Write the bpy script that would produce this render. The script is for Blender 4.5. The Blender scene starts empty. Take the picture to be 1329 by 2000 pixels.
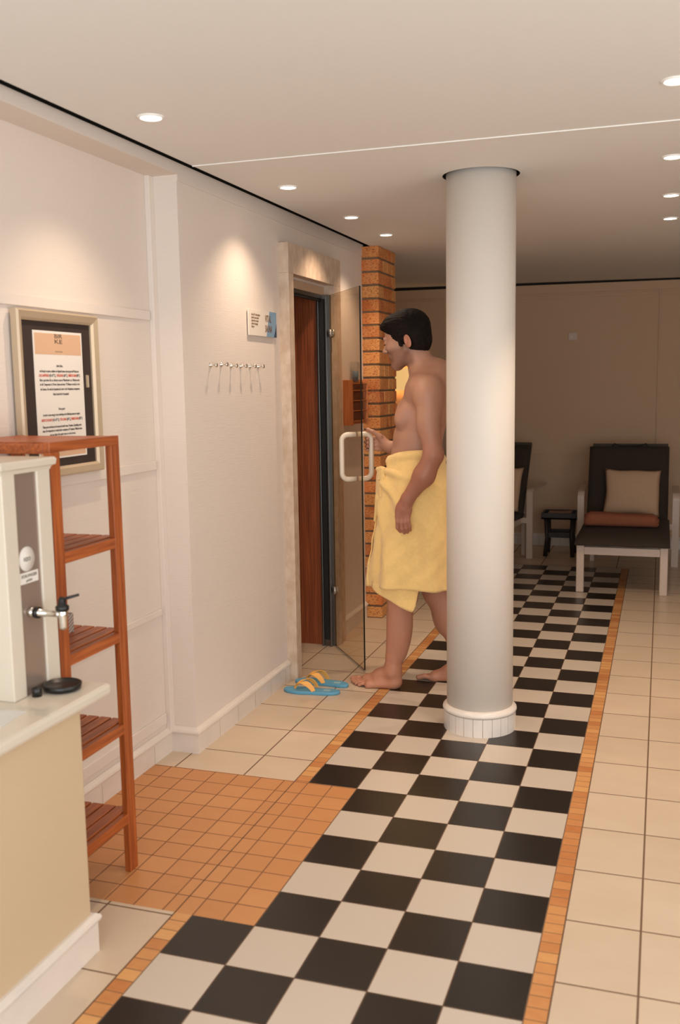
import bpy, bmesh, math, random
import numpy as np
from mathutils import Vector, Matrix, Euler
random.seed(7); np.random.seed(7)
sc = bpy.context.scene
C = sc.collection
PI = math.pi

# ------------------------------------------------------------------ camera
F_PX = 1894.25; PITCH = 0.131688; YAW = -0.321216; ROLL = 0.016469
cam_d = bpy.data.cameras.new('camera'); cam = bpy.data.objects.new('camera', cam_d); C.objects.link(cam)
cp, sp, cy, sy, cr, sr = math.cos(PITCH), math.sin(PITCH), math.cos(YAW), math.sin(YAW), math.cos(ROLL), math.sin(ROLL)
fwd = Vector((sy*cp, cy*cp, -sp)); right0 = Vector((cy, -sy, 0)); down0 = fwd.cross(right0)
right = cr*right0 + sr*down0; down = -sr*right0 + cr*down0
M = Matrix((right, -down, -fwd)).transposed().to_4x4()
M.translation = Vector((1.285555, -3.413536, 1.55563))
cam.matrix_world = M
cam_d.sensor_fit = 'HORIZONTAL'; cam_d.sensor_width = 36.0; cam_d.lens = F_PX*36.0/1329.0
cam_d.clip_start = 0.05
cam_d.dof.use_dof = True; cam_d.dof.focus_distance = 4.95; cam_d.dof.aperture_fstop = 5.0
sc.camera = cam

# ------------------------------------------------------------------ light and exposure
sc.view_settings.view_transform = 'Standard'; sc.view_settings.look = 'None'
sc.view_settings.gamma = 1.0; sc.view_settings.use_curve_mapping = False
sc.view_settings.exposure = -0.28
SPOT_W = 33.0          # each recessed ceiling lamp
SPOT_COL = (1.0, 0.76, 0.56)
w = bpy.data.worlds.new('world'); sc.world = w; w.use_nodes = True
w.node_tree.nodes['Background'].inputs[0].default_value = (0.75, 0.85, 1.0, 1)
w.node_tree.nodes['Background'].inputs[1].default_value = 0.05
def area(name, loc, rot, sx, sy_, power, col):
    l = bpy.data.lights.new(name, 'AREA'); l.shape = 'RECTANGLE'; l.size = sx; l.size_y = sy_
    l.energy = power; l.color = col
    o = bpy.data.objects.new(name, l); C.objects.link(o); o.location = loc; o.rotation_euler = rot
    return o
# daylight through the big window behind the camera
area('window_daylight', (1.3, -4.85, 1.25), (PI/2+.16, 0, 0), 3.6, 1.9, 128.0, (0.78, 0.90, 1.0))
area('side_window_daylight', (3.55, -2.2, 1.45), (0, PI/2, 0), 1.7, 3.0, 62.0, (0.92, 0.94, 0.96))  # fill light added on the right to brighten the left wall

# ------------------------------------------------------------------ materials
def lin(c):
    return tuple((x/12.92 if x <= 0.04045 else ((x+0.055)/1.055)**2.4) for x in c)
def rgb(r, g, b): return lin((r/255.0, g/255.0, b/255.0)) + (1.0,)
def nmat(name):
    m = bpy.data.materials.new(name); m.use_nodes = True
    nt = m.node_tree; return m, nt, nt.nodes['Principled BSDF']
def mat(name, col, rough=0.5, metal=0.0, noise=0.0, nscale=20.0, stretch=(1,1,1), bump=0.0, bscale=None, bstretch=None, spec=0.5, col2=None, sheen=0.0):
    m, nt, b = nmat(name)
    b.inputs['Base Color'].default_value = col; b.inputs['Roughness'].default_value = rough
    b.inputs['Metallic'].default_value = metal; b.inputs['Specular IOR Level'].default_value = spec
    if sheen: b.inputs['Sheen Weight'].default_value = sheen
    tc = nt.nodes.new('ShaderNodeTexCoord')
    if noise or col2:
        mp = nt.nodes.new('ShaderNodeMapping'); mp.inputs['Scale'].default_value = stretch
        nt.links.new(tc.outputs['Object'], mp.inputs['Vector'])
        n = nt.nodes.new('ShaderNodeTexNoise'); n.inputs['Scale'].default_value = nscale; n.inputs['Detail'].default_value = 5
        nt.links.new(mp.outputs[0], n.inputs['Vector'])
        mx = nt.nodes.new('ShaderNodeMix'); mx.data_type = 'RGBA'
        c2 = col2 or tuple(x*(1-noise) for x in col[:3])+(1,)
        mx.inputs['A'].default_value = c2; mx.inputs['B'].default_value = col
        rmp = nt.nodes.new('ShaderNodeMapRange'); rmp.inputs[1].default_value = 0.35; rmp.inputs[2].default_value = 0.65
        nt.links.new(n.outputs['Fac'], rmp.inputs[0]); nt.links.new(rmp.outputs[0], mx.inputs['Factor'])
        nt.links.new(mx.outputs['Result'], b.inputs['Base Color'])
    if bump:
        mp = nt.nodes.new('ShaderNodeMapping'); mp.inputs['Scale'].default_value = bstretch or stretch
        nt.links.new(tc.outputs['Object'], mp.inputs['Vector'])
        n = nt.nodes.new('ShaderNodeTexNoise'); n.inputs['Scale'].default_value = bscale or nscale; n.inputs['Detail'].default_value = 3
        nt.links.new(mp.outputs[0], n.inputs['Vector'])
        bp = nt.nodes.new('ShaderNodeBump'); bp.inputs['Strength'].default_value = bump; bp.inputs['Distance'].default_value = 0.004
        nt.links.new(n.outputs['Fac'], bp.inputs['Height']); nt.links.new(bp.outputs[0], b.inputs['Normal'])
    return m
def emis(name, col, s):
    m = bpy.data.materials.new(name); m.use_nodes = True; nt = m.node_tree
    b = nt.nodes['Principled BSDF']; b.inputs['Base Color'].default_value = col
    b.inputs['Emission Color'].default_value = col; b.inputs['Emission Strength'].default_value = s
    return m
def wood(name, c1, c2, axis='Z', scale=6.0, rough=0.45, ring=18.0):
    m, nt, b = nmat(name)
    tc = nt.nodes.new('ShaderNodeTexCoord'); mp = nt.nodes.new('ShaderNodeMapping')
    s = [ring, ring, ring]; s['XYZ'.index(axis)] = 0.35 if ring > 20 else 0.9
    mp.inputs['Scale'].default_value = s
    nt.links.new(tc.outputs['Object'], mp.inputs['Vector'])
    n = nt.nodes.new('ShaderNodeTexNoise'); n.inputs['Scale'].default_value = scale; n.inputs['Detail'].default_value = 6
    nt.links.new(mp.outputs[0], n.inputs['Vector'])
    r = nt.nodes.new('ShaderNodeValToRGB'); r.color_ramp.elements[0].color = c1; r.color_ramp.elements[1].color = c2
    r.color_ramp.elements[0].position = 0.36; r.color_ramp.elements[1].position = 0.66
    nt.links.new(n.outputs['Fac'], r.inputs[0]); nt.links.new(r.outputs[0], b.inputs['Base Color'])
    b.inputs['Roughness'].default_value = rough
    return m
def thin_fresnel(nt, fr, ms):
    # a pane reflects on its front faces only (its back faces would reflect totally inside)
    g = nt.nodes.new('ShaderNodeNewGeometry'); m = nt.nodes.new('ShaderNodeMath'); m.operation = 'SUBTRACT'; m.inputs[0].default_value = 1.0
    nt.links.new(g.outputs['Backfacing'], m.inputs[1]); k = nt.nodes.new('ShaderNodeMath'); k.operation = 'MULTIPLY'
    nt.links.new(fr.outputs[0], k.inputs[0]); nt.links.new(m.outputs[0], k.inputs[1]); nt.links.new(k.outputs[0], ms.inputs[0])
def math_node(nt, op, a, b=None, c=None):
    n = nt.nodes.new('ShaderNodeMath'); n.operation = op
    for i, v in enumerate((a, b, c)):
        if v is None: continue
        if isinstance(v, (int, float)): n.inputs[i].default_value = v
        else: nt.links.new(v, n.inputs[i])
    return n.outputs[0]
def mixc(nt, fac, a, b):
    n = nt.nodes.new('ShaderNodeMix'); n.data_type = 'RGBA'
    for k, v in (('Factor', fac), ('A', a), ('B', b)):
        if isinstance(v, (int, float, tuple)): n.inputs[k].default_value = v
        else: nt.links.new(v, n.inputs[k])
    return n.outputs['Result']
def tile_mat(name, px, py, ox, oy, jw, cA, cB, joint, rough, checker=None, cell_amt=0.5, stain=None):
    """tiles laid from the place's own coordinates: period px, py, offset ox, oy, joint width jw"""
    m, nt, b = nmat(name)
    g = nt.nodes.new('ShaderNodeNewGeometry'); sx = nt.nodes.new('ShaderNodeSeparateXYZ')
    nt.links.new(g.outputs['Position'], sx.inputs[0])
    u = math_node(nt, 'DIVIDE', math_node(nt, 'SUBTRACT', sx.outputs[0], ox), px)
    v = math_node(nt, 'DIVIDE', math_node(nt, 'SUBTRACT', sx.outputs[1], oy), py)
    fu = math_node(nt, 'FLOOR', u); fv = math_node(nt, 'FLOOR', v)
    du = math_node(nt, 'MULTIPLY', math_node(nt, 'MINIMUM', math_node(nt, 'FRACT', u), math_node(nt, 'SUBTRACT', 1.0, math_node(nt, 'FRACT', u))), px)
    dv = math_node(nt, 'MULTIPLY', math_node(nt, 'MINIMUM', math_node(nt, 'FRACT', v), math_node(nt, 'SUBTRACT', 1.0, math_node(nt, 'FRACT', v))), py)
    d = math_node(nt, 'MINIMUM', du, dv)
    isj = math_node(nt, 'LESS_THAN', d, jw/2)
    cb = nt.nodes.new('ShaderNodeCombineXYZ'); nt.links.new(fu, cb.inputs[0]); nt.links.new(fv, cb.inputs[1])
    wn = nt.nodes.new('ShaderNodeTexWhiteNoise'); wn.noise_dimensions = '3D'; nt.links.new(cb.outputs[0], wn.inputs['Vector'])
    if checker:
        par = math_node(nt, 'FLOORED_MODULO', math_node(nt, 'ADD', fu, fv), 2.0)
        col = mixc(nt, par, cA, cB)
    else:
        n = nt.nodes.new('ShaderNodeTexNoise'); n.inputs['Scale'].default_value = stain or 5.0; n.inputs['Detail'].default_value = 6
        mp = nt.nodes.new('ShaderNodeMapping'); mp.inputs['Scale'].default_value = (1, 2.2, 1)
        off = nt.nodes.new('ShaderNodeVectorMath'); off.operation = 'SCALE'; off.inputs[3].default_value = 7.3
        nt.links.new(wn.outputs['Color'], off.inputs[0])
        ad = nt.nodes.new('ShaderNodeVectorMath'); ad.operation = 'ADD'
        nt.links.new(g.outputs['Position'], ad.inputs[0]); nt.links.new(off.outputs[0], ad.inputs[1])
        nt.links.new(ad.outputs[0], mp.inputs[0]); nt.links.new(mp.outputs[0], n.inputs['Vector'])
        f = math_node(nt, 'ADD', math_node(nt, 'MULTIPLY', wn.outputs['Value'], cell_amt), math_node(nt, 'MULTIPLY', n.outputs['Fac'], 1.0-cell_amt))
        col = mixc(nt, f, cA, cB)
    col = mixc(nt, isj, col, joint)
    nt.links.new(col, b.inputs['Base Color'])
    b.inputs['Roughness'].default_value = rough
    rr = mixc(nt, isj, (rough,)*3+(1,), (0.9,)*3+(1,)); nt.links.new(rr, b.inputs['Roughness'])
    bp = nt.nodes.new('ShaderNodeBump'); bp.inputs['Strength'].default_value = 0.35; bp.inputs['Distance'].default_value = 0.002
    mr = nt.nodes.new('ShaderNodeMapRange'); mr.inputs[1].default_value = 0; mr.inputs[2].default_value = jw*0.9
    nt.links.new(d, mr.inputs[0]); nt.links.new(mr.outputs[0], bp.inputs['Height']); nt.links.new(bp.outputs[0], b.inputs['Normal'])
    return m

def wallpaper(name, col):
    """cream painted wallpaper with fine horizontal ribs"""
    m, nt, b = nmat(name)
    b.inputs['Base Color'].default_value = col; b.inputs['Roughness'].default_value = 0.75
    g = nt.nodes.new('ShaderNodeNewGeometry'); mp = nt.nodes.new('ShaderNodeMapping')
    mp.inputs['Scale'].default_value = (9, 9, 420)
    nt.links.new(g.outputs['Position'], mp.inputs['Vector'])
    n = nt.nodes.new('ShaderNodeTexNoise'); n.inputs['Scale'].default_value = 1.0; n.inputs['Detail'].default_value = 2
    nt.links.new(mp.outputs[0], n.inputs['Vector'])
    bp = nt.nodes.new('ShaderNodeBump'); bp.inputs['Strength'].default_value = 0.28; bp.inputs['Distance'].default_value = 0.0025
    nt.links.new(n.outputs['Fac'], bp.inputs['Height']); nt.links.new(bp.outputs[0], b.inputs['Normal'])
    return m

M_ = {}
M_['wall'] = wallpaper('ribbed_wallpaper', rgb(225, 212, 200))
M_['tan'] = wallpaper('tan_wallpaper', rgb(206, 174, 142))  # far room's warm dimness painted into the wallpaper colour
M_['paint'] = mat('cream_paint', rgb(226, 214, 203), 0.5)
M_['ceiling'] = mat('ceiling_paint', rgb(232, 228, 222), 0.8, bump=0.05, nscale=60)
M_['bead'] = mat('white_bead', rgb(245, 243, 236), 0.4)
M_['dark'] = mat('shadow_gap_black', rgb(38, 32, 26), 0.9)
M_['basetile'] = mat('white_tile', rgb(228, 216, 204), 0.22, noise=0.05, nscale=9)
M_['cream_floor'] = tile_mat('cream_floor_tile', .3086, .3086, -.277, -1.018, .006, rgb(198, 174, 148), rgb(214, 194, 170), rgb(112, 84, 62), 0.33, cell_amt=0.25, stain=4.0)
M_['check'] = tile_mat('black_white_tile', .2, .2, 0, 0, .0035, rgb(30, 24, 20), rgb(198, 184, 168), rgb(104, 78, 58), 0.30, checker=True)
M_['terra'] = tile_mat('terracotta_tile', .1, .1, 0, -.004, .0045, rgb(188, 126, 74), rgb(202, 142, 88), rgb(128, 84, 54), 0.4, cell_amt=0.5, stain=9.0)
M_['mosaic'] = tile_mat('amber_mosaic', .058, .05, 0, .01, .004, rgb(178, 102, 50), rgb(222, 170, 108), rgb(140, 100, 66), 0.35, cell_amt=0.62, stain=26.0)
M_['mosaic_r'] = tile_mat('amber_mosaic_right', .058, .05, 1.0, .01, .004, rgb(176, 100, 50), rgb(222, 168, 106), rgb(140, 100, 66), 0.35, cell_amt=0.62, stain=26.0)
M_['white_col'] = mat('column_white_paint', rgb(226, 216, 204), 0.6, bump=0.06, nscale=70)
M_['teak'] = wood('oiled_teak', rgb(142, 68, 28), rgb(184, 98, 46), 'Y', 5.0, 0.4)
M_['teakz'] = wood('oiled_teak_upright', rgb(142, 68, 28), rgb(184, 98, 46), 'Z', 5.0, 0.4)
M_['sauna'] = wood('sauna_panel', rgb(112, 54, 28), rgb(178, 94, 50), 'Z', 9.0, 0.5, ring=34)
M_['travertine'] = mat('travertine', rgb(214, 192, 170), 0.45, nscale=16, col2=rgb(196, 170, 146), stretch=(1.6, 1.6, 1.0), bump=0.2, bscale=60)
M_['alu'] = mat('brushed_aluminium', rgb(120, 117, 113), 0.35, metal=1.0)
M_['chrome'] = mat('chrome', rgb(225, 222, 215), 0.12, metal=1.0)
M_['rubber'] = mat('black_rubber', rgb(24, 22, 20), 0.7)
M_['black'] = mat('black_plastic', rgb(20, 19, 18), 0.35)
M_['brass'] = mat('brushed_brass', rgb(196, 160, 110), 0.35, metal=0.6)
M_['handle'] = mat('white_lacquer', rgb(236, 224, 204), 0.25)
M_['counter'] = mat('counter_paint', rgb(206, 180, 146), 0.55)
M_['worktop'] = mat('worktop_cream', rgb(216, 204, 186), 0.25)
M_['disp'] = mat('dispenser_cream', rgb(216, 204, 186), 0.35)
M_['frame_gold'] = mat('champagne_frame', rgb(198, 178, 150), 0.38, metal=0.35)
M_['matboard'] = mat('dark_brown_mat', rgb(56, 42, 36), 0.7, noise=0.2, nscale=14)
M_['paper'] = mat('white_paper', rgb(232, 224, 214), 0.7)
M_['salmon'] = mat('salmon_print', rgb(214, 174, 140), 0.7)
M_['ink'] = mat('dark_ink', rgb(60, 50, 46), 0.7)
M_['redink'] = mat('red_ink', rgb(214, 82, 50), 0.7)
M_['brownink'] = mat('brown_ink', rgb(128, 92, 66), 0.7)
M_['blue_print'] = mat('blue_print', rgb(126, 158, 182), 0.5)
M_['navy_print'] = mat('navy_print', rgb(44, 66, 92), 0.5)
M_['plate'] = mat('white_plate', rgb(232, 222, 208), 0.3)
M_['rack'] = wood('reddish_wood', rgb(166, 96, 54), rgb(204, 128, 76), 'Z', 5.0, 0.45)
M_['chair_frame'] = mat('white_chair_frame', rgb(206, 184, 166), 0.4)
M_['cushion'] = mat('dark_brown_cloth', rgb(62, 50, 40), 0.95, noise=0.25, nscale=160, bump=0.3, bscale=300)
M_['greyflap'] = mat('grey_cloth', rgb(78, 72, 60), 0.95)
M_['pillow'] = mat('beige_cloth', rgb(206, 172, 140), 0.95, noise=0.08, nscale=120, bump=0.25, bscale=300)
M_['terracloth'] = mat('rust_cloth', rgb(160, 94, 66), 0.95, noise=0.15, nscale=150, bump=0.4, bscale=260)
M_['darkwood'] = mat('dark_wood', rgb(38, 28, 24), 0.5)
M_['towel'] = mat('yellow_terry', rgb(254, 214, 138), 0.95, noise=0.05, nscale=60, bump=0.5, bscale=420, sheen=0.3)
M_['foam'] = mat('blue_foam', rgb(96, 160, 190), 0.6, bump=0.1, nscale=200)
M_['strap'] = mat('orange_strap', rgb(246, 178, 88), 0.55)
M_['hair'] = mat('dark_hair', rgb(30, 22, 18), 0.75, noise=0.4, nscale=30, stretch=(0.4, 2, 1), bump=0.9, bscale=170, bstretch=(0.25, 1.6, 1.4), spec=0.15)

# ------------------------------------------------------------------ object helpers
def obj(name, bm, m, parent=None, smooth=False, kind=None, autosmooth=None):
    me = bpy.data.meshes.new(name)
    if isinstance(bm, bmesh.types.BMesh):
        bmesh.ops.recalc_face_normals(bm, faces=bm.faces)
        bm.to_mesh(me); bm.free()
    else:
        v, f = bm; me.from_pydata([tuple(p) for p in v], [], [tuple(q) for q in f])
    for mm in (m if isinstance(m, (list, tuple)) else [m]): me.materials.append(mm)
    if smooth: me.shade_smooth()
    o = bpy.data.objects.new(name, me); C.objects.link(o)
    if parent is not None: o.parent = parent
    if kind: o['kind'] = kind
    return o
def tag(o, label, cat, group=None):
    o['label'] = label; o['category'] = cat
    if group: o['group'] = group
    return o
def thing(name, label, cat, loc=(0, 0, 0), rotz=0.0, group=None):
    o = bpy.data.objects.new(name, None); C.objects.link(o); o.location = loc; o.rotation_euler = (0, 0, rotz)
    o.empty_display_size = 0.05
    return tag(o, label, cat, group)
def dup(root, loc, rotz=None, label=None):
    r = root.copy(); C.objects.link(r); r.location = loc
    if rotz is not None: r.rotation_euler = (0, 0, rotz)
    if label: r['label'] = label
    for ch in list(root.children):
        c = ch.copy(); C.objects.link(c); c.parent = r
        for g in list(ch.children):
            d = g.copy(); C.objects.link(d); d.parent = c
    return r
def box(bm, x0, x1, y0, y1, z0, z1, bev=0.0, mi=0, rot=None):
    vs = [bm.verts.new((x, y, z)) for x in (x0, x1) for y in (y0, y1) for z in (z0, z1)]
    idx = [(0, 1, 3, 2), (4, 6, 7, 5), (0, 4, 5, 1), (2, 3, 7, 6), (0, 2, 6, 4), (1, 5, 7, 3)]
    fs = [bm.faces.new([vs[i] for i in q]) for q in idx]
    for f in fs: f.material_index = mi
    if bev > 0:
        es = set(e for f in fs for e in f.edges)
        r = bmesh.ops.bevel(bm, geom=list(es), offset=bev, segments=2, affect='EDGES', profile=0.5)
        for f in r['faces']: f.material_index = mi
        vs = list({v for f in fs if f.is_valid for v in f.verts} | {v for f in r['faces'] for v in f.verts})
    if rot is not None:
        bmesh.ops.transform(bm, matrix=rot, verts=vs)
    return vs
def B(*a, **k):
    bm = bmesh.new(); box(bm, *a, **k); return bm
def tube(bm, pts, r, seg=10, cap=True, mi=0):
    pts = [Vector(p) for p in pts]; n = len(pts)
    rr = r if isinstance(r, (list, tuple)) else [r]*n
    rings = []; up = None
    for i in range(n):
        t = (pts[min(i+1, n-1)] - pts[max(i-1, 0)]).normalized()
        if up is None:
            up = Vector((0, 0, 1)) if abs(t.z) < 0.9 else Vector((1, 0, 0))
        s = t.cross(up).normalized(); up = s.cross(t).normalized()
        rings.append([bm.verts.new(pts[i] + (s*math.cos(2*PI*k/seg) + up*math.sin(2*PI*k/seg))*rr[i]) for k in range(seg)])
    for i in range(n-1):
        for k in range(seg):
            f = bm.faces.new((rings[i][k], rings[i][(k+1) % seg], rings[i+1][(k+1) % seg], rings[i+1][k])); f.smooth = True; f.material_index = mi
    if cap:
        bm.faces.new(list(reversed(rings[0]))).material_index = mi
        bm.faces.new(rings[-1]).material_index = mi
def lathe(bm, prof, c=(0, 0, 0), axis='Z', seg=24, mi=0, smooth=True, M4=None):
    """prof: list of (r, h) along the axis"""
    rings = []
    for r, h in prof:
        ring = []
        for k in range(seg):
            a = 2*PI*k/seg; p = Vector((r*math.cos(a), r*math.sin(a), h))
            if axis == 'X': p = Vector((p.z, p.x, p.y))
            if axis == 'Y': p = Vector((p.x, p.z, p.y))
            if M4 is not None: p = M4 @ p
            ring.append(bm.verts.new(p + Vector(c)))
        rings.append(ring)
    for i in range(len(rings)-1):
        for k in range(seg):
            f = bm.faces.new((rings[i][k], rings[i][(k+1) % seg], rings[i+1][(k+1) % seg], rings[i+1][k])); f.smooth = smooth; f.material_index = mi
    for rg, rv in ((rings[0], True), (rings[-1], False)):
        f = bm.faces.new(list(reversed(rg)) if rv else rg); f.material_index = mi
def prism(bm, poly, z0, z1, mi=0, xf=None):
    """poly: list of (a,b); xf maps (a,b,h)->xyz"""
    xf = xf or (lambda a, b, h: (a, b, h))
    lo = [bm.verts.new(xf(a, b, z0)) for a, b in poly]; hi = [bm.verts.new(xf(a, b, z1)) for a, b in poly]
    n = len(poly)
    for i in range(n): bm.faces.new((lo[i], lo[(i+1) % n], hi[(i+1) % n], hi[i])).material_index = mi
    bm.faces.new(list(reversed(lo))).material_index = mi; bm.faces.new(hi).material_index = mi
def text_bm(lines, xf, extrude=0.0006):
    """lines: (string, size, x, y, align, xscale); xf places the flat text (x, y, h) in the world. One mesh."""
    bm = bmesh.new()
    for s, size, x, y, al, xs in lines:
        cu = bpy.data.curves.new('t', 'FONT'); cu.body = s; cu.size = size; cu.align_x = al; cu.extrude = extrude; cu.resolution_u = 2
        to = bpy.data.objects.new('t', cu); C.objects.link(to)
        dg = bpy.context.evaluated_depsgraph_get(); me = bpy.data.meshes.new_from_object(to.evaluated_get(dg))
        b2 = bmesh.new(); b2.from_mesh(me)
        for v in b2.verts: v.co = Vector(xf(v.co.x*xs + x, v.co.y + y, v.co.z))
        b2.to_mesh(me); b2.free(); bm.from_mesh(me)
        bpy.data.objects.remove(to); bpy.data.meshes.remove(me); bpy.data.curves.remove(cu)
    return bm

# ------------------------------------------------------------------ floor
XL, XR, YN, YF = -2.6, 3.6, -5.0, 5.86
bm = bmesh.new()
def fquad(x0, x1, y0, y1, mi):
    f = bm.faces.new([bm.verts.new(p) for p in ((x0, y0, 0), (x1, y0, 0), (x1, y1, 0), (x0, y1, 0))]); f.material_index = mi
SW = .057; YE = 4.80
fquad(XL, XR, YE+.004, YF, 0)                                     # beyond the chequerboard
fquad(1+SW, XR, YN, YE+.004, 0)                                   # right side
fquad(1, 1+SW, YN, YE+.004, 4)                                    # right amber border
fquad(0, 1, YN, -1, 1); fquad(.2, 1, -1, 0, 1); fquad(0, 1, 0, YE+.004, 1)
fquad(-SW, 0, YN, -1, 3); fquad(-SW, 0, 0, YE+.004, 3)            # left amber border
fquad(XL, .2, -1, 0, 2)                                           # terracotta field
fquad(XL, -SW, YN, -1, 0); fquad(XL, -SW, 0, YE+.004, 0)
floor = obj('floor', bm, [M_['cream_floor'], M_['check'], M_['terra'], M_['mosaic'], M_['mosaic_r']], kind='structure')
# thin dark joints along the borders
bm = bmesh.new()
for x in (-SW, 1+SW):
    box(bm, x-.002, x+.002, YN, YE, 0, .0006)
o = obj('trim_1', bm, mat('border_joint', rgb(104, 74, 52), 0.9), kind='structure')

# ------------------------------------------------------------------ ceiling
bm = bmesh.new()
def zc(x, y): return 2.42 if y <= 2.9 else 2.42 + (y-2.9)/2.96*(0.040 - 0.010*(x+1.1))
xs = [-.508, 0, .6, 1.4, XR]; ys = [YN, .195, 2.9, YF-.02]
hole_c, hole_r = (.531, .82), .163
def cgrid(xs, ys, skip=None):
    vs = {(i, j): bm.verts.new((x, y, zc(x, y))) for i, x in enumerate(xs) for j, y in enumerate(ys)}
    for i in range(len(xs)-1):
        for j in range(len(ys)-1):
            if skip and skip(xs[i], ys[j]): continue
            bm.faces.new((vs[i, j], vs[i, j+1], vs[i+1, j+1], vs[i+1, j]))
cgrid([-.508, .331, .731, XR], [YN, .62, 1.02, 2.9, YF-.02], skip=lambda x, y: abs(x-.331) < 1e-6 and abs(y-.62) < 1e-6)
cgrid([XL, -.508], [2.9, YF-.02])
# square-to-round hole for the column
N = 48; inner = []; outer = []
for k in range(N):
    a = 2*PI*k/N; c_, s_ = math.cos(a), math.sin(a); q = .2/max(abs(c_), abs(s_))
    inner.append(bm.verts.new((hole_c[0]+hole_r*c_, hole_c[1]+hole_r*s_, 2.42)))
    outer.append(bm.verts.new((hole_c[0]+q*c_, hole_c[1]+q*s_, 2.42)))
up = [bm.verts.new((v.co.x, v.co.y, 2.45)) for v in inner]
for k in range(N):
    bm.faces.new((inner[k], inner[(k+1) % N], outer[(k+1) % N], outer[k]))
    f = bm.faces.new((inner[k], up[k], up[(k+1) % N], inner[(k+1) % N])); f.material_index = 1
bmesh.ops.remove_doubles(bm, verts=bm.verts, dist=1e-4)
ce = obj('ceiling', bm, [M_['ceiling'], M_['dark']], kind='structure')
obj('ceiling_slab', B(XL, XR, YN, YF+.2, 2.52, 2.6), M_['dark'], kind='structure')
obj('trim_2', B(-.508, XR, .192, .199, 2.4165, 2.4205), M_['bead'], kind='structure')   # white bead over the ceiling joint
obj('trim_3', B(-.509, -.507, YN, 2.9, 2.42, 2.45), M_['ceiling'], kind='structure')

# ------------------------------------------------------------------ walls
WX = -.565          # face of the left wall by the sauna door
RX = -.690          # face of the recessed wall panel near the camera
bm = bmesh.new()
box(bm, -.95, WX, .165, 1.29, 0, 2.362)
box(bm, -.95, WX, 1.29, 1.96, 2.10, 2.362)
box(bm, -.95, WX, 1.96, 2.70, 0, 2.362)
box(bm, -.95, WX+.004, YN, .165, 2.386, 2.432)          # band above the recess
box(bm, -.95, WX+.004, .165, 2.70, 2.362, 2.432)
obj('wall_left', bm, M_['wall'], kind='structure')
obj('wall_recess', B(-.95, RX, YN, .165, 0, 2.386), M_['wall'], kind='structure')
obj('trim_4', B(-.95, WX-.02, YN, 2.70, 2.432, 2.52), M_['dark'], kind='structure')      # black shadow gap
bm = bmesh.new()
box(bm, RX, -.668, .128, .165, .09, 2.386, .002)        # upright batten
rails = [(1.820, 1.857), (1.217, 1.254), (.607, .634), (.135, .180)]
for z0, z1 in rails: box(bm, RX, RX+.009, YN, .120, z0, z1, .002)
obj('trim_5', bm, M_['paint'], kind='structure')
# far room: left end, back, right, front
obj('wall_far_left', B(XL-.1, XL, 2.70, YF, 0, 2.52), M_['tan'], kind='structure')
obj('wall_partition', B(XL, -.95, 2.60, 2.70, 0, 2.52), M_['wall'], kind='structure')
obj('wall_right', B(XR, XR+.1, YN, YF, 0, 2.52), M_['wall'], kind='structure')
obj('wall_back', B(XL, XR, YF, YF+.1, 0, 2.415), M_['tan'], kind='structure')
obj('wall_front', B(-.95, XR, YN-.1, YN, 0, 2.52), M_['wall'], kind='structure')
bm = bmesh.new()
prism(bm, [(XL, 2.44), (XR, 2.405), (XR, 2.52), (XL, 2.52)], YF, YF+.1, xf=lambda a, b, h: (a, h, b))
obj('trim_6', bm, M_['dark'], kind='structure')
bm = bmesh.new()
prism(bm, [(XL, 2.35), (XR, 2.34), (XR, 2.405), (XL, 2.44)], YF-.014, YF, xf=lambda a, b, h: (a, h, b))
box(bm, XL, 1.232, YF-.006, YF, 2.30, 2.325, .001)
box(bm, XL, 1.232, YF-.006, YF, .862, .90, .001)
box(bm, 1.252, XR, YF-.006, YF, .875, .915, .001)
box(bm, 1.252, XR, YF-.006, YF, 1.697, 1.737, .001)
box(bm, 1.252, XR, YF-.006, YF, 2.30, 2.325, .001)
box(bm, 1.236, 1.25, YF-.012, YF, .1, 2.345, .001)
obj('trim_7', bm, M_['tan'], kind='structure')

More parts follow.
